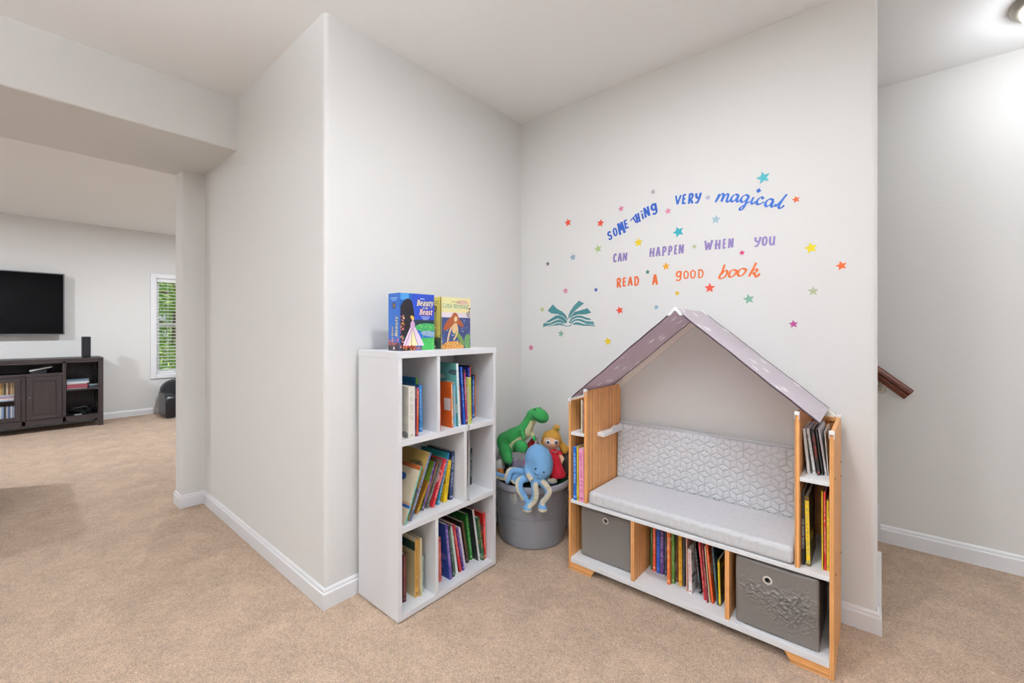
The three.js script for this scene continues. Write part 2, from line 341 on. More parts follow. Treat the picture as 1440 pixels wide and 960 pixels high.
// ---------------------------------------------------------------- window in the lounge
{
  const w = new THREE.Group(); w.name = 'window_1'; w.userData.kind = 'structure'; scene.add(w);
  const { z0, z1, y0, y1 } = WIN, x = -8.35, c = 0.066;
  part('casing', [bx(x, x + 0.02, y0 - c, y1 + c, z1, z1 + c, 0.004), bx(x, x + 0.02, y0 - c, y1 + c, z0 - c, z0, 0.004), bx(x, x + 0.02, y1, y1 + c, z0, z1, 0.004), bx(x, x + 0.02, y0 - c, y0, z0, z1, 0.004)], matTrim, w);
  part('jamb', [bx(x - 0.15, x, y0, y1, z1 - 0.012, z1, 0), bx(x - 0.15, x, y0, y1, z0, z0 + 0.012, 0), bx(x - 0.15, x, y1 - 0.012, y1, z0, z1, 0), bx(x - 0.15, x, y0, y0 + 0.012, z0, z1, 0)], matTrim, w);
  const ym = 1.35, glass = new THREE.MeshPhysicalMaterial({ color: 0xffffff, transmission: 1, thickness: 0, roughness: 0, ior: 1.45 });
  for (const [a, b, xx] of [[y0 + 0.012, ym + 0.02, x - 0.095], [ym - 0.02, y1 - 0.012, x - 0.125]]) {
    const s = part('sash', [bx(xx, xx + 0.028, a, b, z1 - 0.055, z1 - 0.012, 0.002), bx(xx, xx + 0.028, a, b, z0 + 0.012, z0 + 0.055, 0.002), bx(xx, xx + 0.028, a, a + 0.045, z0 + 0.05, z1 - 0.05, 0.002), bx(xx, xx + 0.028, b - 0.04, b, z0 + 0.05, z1 - 0.05, 0.002)], matTrim, w);
    part('pane', new THREE.BoxGeometry(0.004, b - a - 0.08, z1 - z0 - 0.1).translate(xx + 0.014, (a + b) / 2, (z0 + z1) / 2), glass, s);
  }
  const b = thing('window_blind', 'white horizontal slatted blind, slats open, hanging in the lounge window', 'blind', [x - 0.035, 0, 0]);
  const matSlat = std(0xf4f5f3, 0.5);
  part('head_rail', bx(-0.028, 0.028, y1 - 0.055, y1 - 0.013, z0 + 0.016, z1 - 0.016, 0.003), matSlat, b);
  const slat = new THREE.Shape(); slat.absarc(0, -0.06, 0.0662, R(90 - 20), R(90 + 20), false); slat.absarc(0, -0.06, 0.0632, R(90 + 20), R(90 - 20), true); slat.closePath();
  const sg = new THREE.ExtrudeGeometry(slat, { depth: z1 - z0 - 0.034, bevelEnabled: false, curveSegments: 5 }); sg.translate(0, 0, z0 + 0.017); 
  const n = 27, top = y1 - 0.085, bot = y0 + 0.06;
  for (let i = 0; i < n; i++) { const s = part('slat', sg, matSlat, b); s.position.y = top + (bot - top) * i / (n - 1); s.rotation.z = R(i > 18 ? 16 + 5 * (i % 3) : 7 + 3 * (i % 2)); }
  part('bottom_rail', bx(-0.026, 0.026, y0 + 0.016, y0 + 0.036, z0 + 0.018, z1 - 0.018, 0.003), matSlat, b);
  for (const z of [z0 + 0.15, z1 - 0.15]) part('ladder_cord', [bx(0.026, 0.0275, y0 + 0.03, y1 - 0.05, z - 0.001, z + 0.001, 0), bx(-0.0275, -0.026, y0 + 0.03, y1 - 0.05, z - 0.001, z + 0.001, 0)], matSlat, b);
}
// ---------------------------------------------------------------- garden beyond the window
{
  struct('lawn', bx(-30, -8.6, -0.5, -0.35, -20, 20, 0), std(0x6f9a3c, 1));
  struct('patio', bx(-8, 8, -0.3, -0.12, 3.8, 16, 0), std(0xb9b4aa, 0.95));
  const leafShape = new THREE.Shape(); leafShape.moveTo(0, 0); leafShape.quadraticCurveTo(0.035, 0.05, 0, 0.11); leafShape.quadraticCurveTo(-0.035, 0.05, 0, 0);
  const lg = new THREE.ShapeGeometry(leafShape, 3), lp = lg.attributes.position;
  for (let i = 0; i < lp.count; i++) lp.setZ(i, -Math.abs(lp.getX(i)) * 0.5);
  lg.computeVertexNormals();
  const leafMat = new THREE.MeshPhysicalMaterial({ color: 0xffffff, roughness: 0.6, transmission: 0.35, thickness: 0, side: THREE.DoubleSide }), bark = std(0x6a5240, 0.95);
  const o = new THREE.Object3D(), col = new THREE.Color();
  for (const [x, z, h, r, label] of [[-12.4, -2.5, 3.6, 1.7, 'leafy green tree nearest outside the lounge window'], [-14.4, -4.6, 4.4, 2.0, 'taller leafy tree farther right outside the lounge window']]) {
    const t = thing('garden_tree', label, 'tree', [x, -0.36, z]);
    part('trunk', tube([[0, 0, 0], [0.05, h * 0.3, 0.03], [-0.03, h * 0.62, 0], [0.02, h * 0.8, 0.05]], (s) => 0.07 - 0.045 * s, { n: 14, m: 10 }), bark, t);
    for (let k = 0; k < 7; k++) { const a = k * 2.4, y = h * (0.25 + k * 0.07); part('branch', tube([[0, y, 0], [Math.cos(a) * r * 0.4, y + 0.25, Math.sin(a) * r * 0.4], [Math.cos(a) * r * 0.8, y + 0.6, Math.sin(a) * r * 0.8]], (s) => 0.025 - 0.015 * s, { n: 8, m: 7 }), bark, t); }
    const N = 12000, im = new THREE.InstancedMesh(lg, leafMat, N); im.name = 'foliage'; im.userData.kind = 'stuff'; im.castShadow = im.receiveShadow = true;
    const clumps = []; for (let k = 0; k < 46; k++) { const a = rr(0, 6.28), e = Math.acos(rr(-1, 1)), q = r * Math.cbrt(rr(0.1, 1)); clumps.push([q * Math.sin(e) * Math.cos(a), h * 0.55 + q * Math.cos(e) * 1.15, q * Math.sin(e) * Math.sin(a), rr(0.25, 0.5)]); }
    for (let i = 0; i < N; i++) {
      const c = clumps[i % clumps.length], a = rr(0, 6.28), e = Math.acos(rr(-1, 1)), q = c[3] * Math.cbrt(rnd());
      o.position.set(c[0] + q * Math.sin(e) * Math.cos(a), Math.max(0.1, c[1] + q * Math.cos(e)), c[2] + q * Math.sin(e) * Math.sin(a));
      o.rotation.set(rr(0, 6.28), rr(0, 6.28), rr(-0.5, 0.5)); o.scale.setScalar(rr(0.7, 1.5)); o.updateMatrix(); im.setMatrixAt(i, o.matrix);
      im.setColorAt(i, col.setHSL(rr(0.22, 0.29), rr(0.6, 0.85), rr(0.18, 0.36)));
    }
    t.add(im);
  }
}
// ---------------------------------------------------------------- ceiling lamps: brushed rim, frosted glowing bowl, the bulb's light inside
const matNickel = std(0xb8b2a6, 0.3, { metalness: 0.9 });
function ceilingLamp(x, z, cd, label, group) {
  const t = thing('ceiling_lamp', label, 'ceiling lamp', [x, H, z], 0, group);
  part('rim', new THREE.LatheGeometry([[0.165, 0], [0.195, 0], [0.197, -0.006], [0.192, -0.013], [0.187, -0.015], [0.183, -0.024], [0.174, -0.029], [0.166, -0.026], [0.165, 0]].map(([a, b]) => new THREE.Vector2(a, b)), 48), matNickel, t);
  const prof = []; for (let i = 0; i <= 10; i++) { const a = i / 10 * Math.PI / 2; prof.push(new THREE.Vector2(0.167 * Math.cos(a), -0.022 - 0.095 * Math.sin(a))); }
  part('glass_bowl', new THREE.LatheGeometry(prof, 40), std(0xfffaf0, 0.5, { emissive: 0xfffaf2, emissiveIntensity: 2.5 }), t);
  const l = new THREE.PointLight(LAMP_COLOR, cd, 0, 2); l.name = 'bulb_light'; l.position.set(0, -0.19, 0); l.castShadow = true; l.shadow.radius = 2; l.shadow.mapSize.set(1024, 1024); t.add(l);
}
function discLamp(x, z, cd, label, group) {       // flat glowing disc, light straight down
  const t = thing('ceiling_lamp', label, 'ceiling lamp', [x, H, z], 0, group);
  part('rim', new THREE.LatheGeometry([[0.14, 0], [0.165, 0], [0.166, -0.022], [0.158, -0.03], [0.14, -0.03], [0.14, 0]].map(([a, b]) => new THREE.Vector2(a, b)), 48), matTrim, t);
  part('diffuser', new THREE.CylinderGeometry(0.14, 0.14, 0.024, 40).translate(0, -0.014, 0), std(0xfffaf0, 0.5, { emissive: 0xfffaf2, emissiveIntensity: 1.6 }), t);
  const l = new THREE.RectAreaLight(LAMP_COLOR, cd / 0.04, 0.2, 0.2); l.name = 'disc_light'; l.position.set(0, -0.034, 0); l.rotation.x = -Math.PI / 2; t.add(l);
}
ceilingLamp(0.655, -2.97, LAMP.stair, 'round flush ceiling lamp with nickel rim, lit, at the foot of the stairs');
discLamp(1.5, -2.62, LAMP.landingFill, 'added unseen flat white disc fill lamp to the right of the stair foot');  // unseen lamp, added to brighten the foot of the stairs
discLamp(-0.55, -1.08, LAMP.hall, 'flat white disc ceiling lamp above the reading nook');
discLamp(-1.9, 1.7, LAMP.fillLeft, 'added flat white fill disc lamp in the hall behind the viewpoint, on the left');  // unseen lamp, added as soft fill from behind
discLamp(0.9, 1.7, LAMP.fillRight, 'added flat white fill disc lamp in the hall behind the viewpoint, on the right');  // second unseen fill lamp, added for more ambient light
discLamp(-6.3, 1.5, LAMP.tv, 'flat white disc ceiling lamp on the near side of the lounge');
discLamp(-6.3, -1.7, LAMP.tv * 0.7, 'flat white disc ceiling lamp on the far side of the lounge');
{ // added uplighter, unseen behind the viewpoint, to brighten the ceiling
  const t = thing('added_floor_lamp', 'added slim nickel floor lamp with an open bowl turned up, behind the viewpoint', 'floor lamp', [-0.35, 0, 1.3]);
  part('base', new THREE.LatheGeometry([[0, 0.03], [0.02, 0.03], [0.12, 0.018], [0.14, 0.008], [0.14, 0], [0, 0]].map(([a, b]) => new THREE.Vector2(a, b)), 40), matNickel, t);
  part('pole', cyl(0.012, 0.012, 1.66, 16).translate(0, 0.85, 0), matNickel, t);
  part('bowl', new THREE.LatheGeometry([[0.012, 1.66], [0.06, 1.675], [0.13, 1.72], [0.165, 1.775], [0.16, 1.778], [0.125, 1.728], [0.058, 1.686], [0, 1.676]].map(([a, b]) => new THREE.Vector2(a, b)), 40), matNickel, t);
  part('diffuser', new THREE.CylinderGeometry(0.125, 0.11, 0.02, 40).translate(0, 1.735, 0), std(0xfffaf0, 0.5, { emissive: 0xfffaf2, emissiveIntensity: 1.6 }), t);
  const l = new THREE.SpotLight(LAMP_COLOR, LAMP.addedUplight, 0, R(80), 0.5, 2); l.name = 'addedUplight'; l.position.set(0, 1.80, 0); l.target.position.set(0, 2.74, 0); l.castShadow = true; l.shadow.radius = 4; t.add(l, l.target);
}
{ // wooden handrail on the stair wall
  const t = thing('handrail', 'dark brown wooden handrail sloping up along the stair wall', 'handrail', [0.134, 0.90, -3.355]);
  const s = new THREE.Shape(); s.moveTo(-0.018, -0.03); s.lineTo(0.018, -0.03); s.lineTo(0.02, -0.012); s.quadraticCurveTo(0.013, -0.002, 0.024, 0.008); s.quadraticCurveTo(0.024, 0.03, 0, 0.032); s.quadraticCurveTo(-0.024, 0.03, -0.024, 0.008); s.quadraticCurveTo(-0.013, -0.002, -0.02, -0.012); s.closePath();
  const g = new THREE.ExtrudeGeometry(s, { depth: 2.6, bevelEnabled: true, bevelSize: 0.003, bevelThickness: 0.004, bevelSegments: 2, curveSegments: 6 });
  g.rotateY(-Math.PI / 2); g.rotateZ(-R(40.5)); g.translate(0, 0.005, 0);
  part('rail', triUV(g, 'x'), std(0x6b3d22, 0.35, { map: woodTex }), t);
  for (const d of [0.16, 1.4]) {
    const x = -Math.cos(R(40.5)) * d, y = Math.sin(R(40.5)) * d;
    const b = part('bracket', tube([[x, y - 0.03, 0], [x, y - 0.06, -0.005], [x, y - 0.085, -0.03], [x, y - 0.09, -0.06]], 0.0075, { n: 12, m: 10 }), matNickel, t, 'nickel bracket');
    part('mounting_plate', cyl(0.026, 0.022, 0.008).rotateX(Math.PI / 2).translate(x, y - 0.09, -0.061), matNickel, b);
  }
}

// ================================================================ white bookcase
{
  const t = thing('bookcase', 'tall white three-shelf bookcase with offset dividers standing against the wall', 'bookcase', [-1.58, 0, -1.72], 0);
  const X = [-0.325, 0], Z = [0, 0.628];
  part('side_panel', bx(X[0], X[1], 0.006, 1.152, Z[0] + 0.002, Z[0] + 0.022, 0.001), matWhite, t);
  part('side_panel', bx(X[0], X[1], 0.006, 1.152, Z[1] - 0.022, Z[1] - 0.002, 0.001), matWhite, t);
  part('top_panel', bx(X[0], X[1] + 0.001, 1.152, 1.18, Z[0], Z[1], 0.0015), matWhite, t);
  part('bottom_panel', bx(X[0], X[1], 0.006, 0.03, Z[0] + 0.022, Z[1] - 0.022, 0.001), matWhite, t);
  for (const y of [0.792, 0.412]) part('shelf', bx(X[0] + 0.01, X[1], y - 0.026, y, Z[0] + 0.022, Z[1] - 0.022, 0.001), matWhite, t);
  for (const [z, a, b] of [[-1.319, 0.792, 1.152], [-1.4935, 0.412, 0.766], [-1.3085, 0.03, 0.386]]) part('divider', bx(X[0] + 0.01, X[1], a, b, z + 1.72 - 0.009, z + 1.72 + 0.009, 0.001), matWhite, t);
  part('back_panel', bx(X[0], X[0] + 0.005, 0.03, 1.152, Z[0] + 0.022, Z[1] - 0.022, 0), matWhite, t);
}
{ // clear strap over the edge of the upper shelf
  const m = new THREE.MeshPhysicalMaterial({ color: 0xf2f6f6, transmission: 0.9, roughness: 0.15, thickness: 0, ior: 1.45 });
  const t = thing('clear_strap', 'thin clear plastic strap hooked down the front of the middle right cubby', 'strap', [-1.575, 0.41, -1.512]);
  part('strip', bx(-0.002, 0, 0.004, 0.384, -0.006, 0.006, 0.0005), m, t);
  part('hook', bx(-0.03, 0.001, 0.384, 0.387, -0.006, 0.006, 0.0005), m, t); part('hook', bx(-0.03, 0.001, 0.002, 0.004, -0.006, 0.006, 0.0005), m, t);
}
// ================================================================ books
const atlasW = 2048, CELL = 92, CH = 512;
const atlas = document.createElement('canvas'); atlas.width = atlas.height = atlasW; const actx = atlas.getContext('2d');
const atlasTexture = new THREE.CanvasTexture(atlas); atlasTexture.colorSpace = THREE.SRGBColorSpace; atlasTexture.magFilter = THREE.LinearFilter;
const matBook = std(0xffffff, 0.42, { map: atlasTexture });
const p3 = noiseGrid(128, 128, 51);
const pageTex = dataTex(128, (x, y, i) => { const k = 0.86 + 0.16 * p3[(x) + 128 * 5]; return [clamp8(238 * k), clamp8(230 * k), clamp8(212 * k)]; }, true, 14);
const matPages = std(0xffffff, 0.9, { map: pageTex });
let cellNo = 0;
function drawCell(i, sp, co, tx, word, t, h) {
  const c = actx, x0 = (i % 22) * CELL, y0 = Math.floor(i / 22) * CH;
  c.fillStyle = sp; c.fillRect(x0, y0, 30, CH); c.fillStyle = co; c.fillRect(x0 + 30, y0, CELL - 30, CH);
  c.save(); c.beginPath(); c.rect(x0 + 32, y0, CELL - 32, CH); c.clip();       // cover: loose blocks of colour
  if (word !== 'ED' && co !== '#c9571a' && co !== '#e3d5b8') for (let k = 0; k < 9; k++) {
    c.globalAlpha = rr(0.25, 0.7); c.fillStyle = [tx, sp, '#f2ead8', '#2a2a30'][Math.floor(rr(0, 4))];
    c.beginPath(); c.ellipse(x0 + rr(36, 90), y0 + rr(60, CH - 30), rr(4, 16), rr(14, 60), 0, 0, 7); c.fill();
  } else if (word === 'ED') { c.fillStyle = '#28463a'; c.fillRect(x0 + 30, y0 + 20, 62, 78); c.fillStyle = '#6a5436'; c.font = 'bold 40px serif'; c.save(); c.translate(x0 + 64, y0 + 292); c.scale(0.62, 1.5); c.fillText('ED', 0, 0); c.restore(); for (let k = 0; k < 7; k++) c.fillRect(x0 + 60, y0 + 330 + k * 16, rr(8, 24), 2); }
  if (co === '#e3d5b8') { c.globalAlpha = 1; c.fillStyle = '#a8582a'; c.fillRect(x0 + 30, y0, 62, 40); c.fillStyle = '#2f5fa8'; c.beginPath(); c.ellipse(x0 + 66, y0 + 130, 8, 34, 0, 0, 7); c.fill(); c.fillRect(x0 + 30, y0 + 350, 62, 26); c.fillStyle = '#c97a8c'; c.beginPath(); c.ellipse(x0 + 76, y0 + 230, 11, 52, 0, 0, 7); c.fill(); c.fillStyle = '#d8a878'; c.fillRect(x0 + 30, y0 + 330, 62, 16); c.fillRect(x0 + 52, y0 + 390, 40, 110); }
  c.restore(); c.globalAlpha = 1;
  c.save(); c.beginPath(); c.rect(x0 + 1, y0, 27, CH); c.clip();
  if (word && word !== 'ED') {
    c.fillStyle = tx; c.translate(x0 + 7, y0 + 190); c.rotate(Math.PI / 2); c.scale(1.55, 1.25); c.font = 'bold 15px sans-serif'; c.fillText(word, 0, 0);
  } else {                                                                       // lettering too small to read: rows of short strokes
    c.fillStyle = tx; let y = y0 + rr(36, 70); const end = y0 + CH * rr(0.62, 0.84), wd = rr(9, 14);
    while (y < end) { const l = rr(8, 17); if (rnd() < 0.82) { c.fillRect(x0 + 15 - wd / 2, y, wd, 3); c.fillRect(x0 + (rnd() < 0.5 ? 15 - wd / 2 : 15 + wd / 2 - 3), y, 3, l * 0.8); if (rnd() < 0.5) c.fillRect(x0 + 15 - wd / 2, y + l * 0.6, wd * rr(0.5, 1), 3); } y += l; }
    if (rnd() < 0.6) { c.fillRect(x0 + 9, y0 + CH - 44, 12, 18); }
    if (rnd() < 0.35) { c.globalAlpha = 0.8; c.fillStyle = co; c.fillRect(x0, y0, 30, rr(12, 34)); c.fillRect(x0, y0 + CH - 22, 30, 22); }
  }
  c.restore();
}
function quadBox(x0, x1, y0, y1, z0, z1, faceUV) {     // box with a uv rectangle for each face: px nx py ny pz nz -> [u0, v0, u1, v1]
  const g = new THREE.BoxGeometry(x1 - x0, y1 - y0, z1 - z0), uv = g.attributes.uv;
  g.translate((x0 + x1) / 2, (y0 + y1) / 2, (z0 + z1) / 2);
  for (let f = 0; f < 6; f++) { const [a, b, c, d] = faceUV[f]; for (let k = 0; k < 4; k++) { const i = f * 4 + k; uv.setXY(i, a + (c - a) * uv.getX(i), b + (d - b) * uv.getY(i)); } }
  return g;
}
// a book stands with its spine on local +z, thickness along x, origin at the foot of the spine's left edge
function makeBook(label, group, t, h, w, sp, co, tx, word, sticker) {
  const i = cellNo++; drawCell(i, sp, co, tx, word, t, h);
  const U = (x) => ((i % 22) * CELL + x) / atlasW, Vv = (y) => 1 - (Math.floor(i / 22) * CH + y) / atlasW;
  const spine = [U(1.5), Vv(CH - 1), U(28.5), Vv(1)], plain = [U(2), Vv(8), U(3), Vv(6)], edge = [U(31), Vv(8), U(31.6), Vv(6)];
  const cvR = [U(33), Vv(CH - 2), U(CELL - 2), Vv(2)], cvL = [U(CELL - 2), Vv(CH - 2), U(33), Vv(2)];
  const b = Math.min(0.0022, t * 0.18), o = new THREE.Group(); o.name = numbered('book'); scene.add(o);
  tag(o, label, 'book', group);
  part('cover', [quadBox(t - b, t, 0, h, -w, 0, [cvR, edge, edge, edge, spine, edge]), quadBox(0, b, 0, h, -w, 0, [edge, cvL, edge, edge, spine, edge]), quadBox(b, t - b, 0, h, -b, 0.0006, [plain, plain, plain, plain, spine, plain])], matBook, o);
  part('pages', triUV(new THREE.BoxGeometry(t - 2 * b, h - 0.005, w - b - 0.003).translate(t / 2, h / 2, -(w - 0.003 + b) / 2)), matPages, o);
  if (sticker) part('sticker', [bx(-0.0006, 0.0001, 0.085, 0.145, -0.055, -0.008, 0)], std(0xe6e3e2, 0.5), o, 'white rectangular sticker');
  return o;
}
const CUBBY = {
  A1: ['books in the top left cubby of the white bookcase', 'x', 0.792], A2: ['books in the top right cubby of the white bookcase', 'x', 0.792],
  B1: ['leaning books in the middle left cubby', 'x', 0.412], B2: ['books in the middle right cubby', 'x', 0.412],
  C1: ['books in the bottom left cubby', 'x', 0.03], C2: ['books in the bottom right cubby', 'x', 0.03],
  D1: ['books in the upper left cubby of the bench', 'z', 0.733], D2: ['books in the lower left cubby of the bench', 'z', 0.373],
  E: ['books in the open compartment under the seat', 'z', 0.066], F1: ['books in the upper right cubby of the bench', 'z', 0.72], F2: ['books in the lower right cubby of the bench', 'z', 0.373],
};
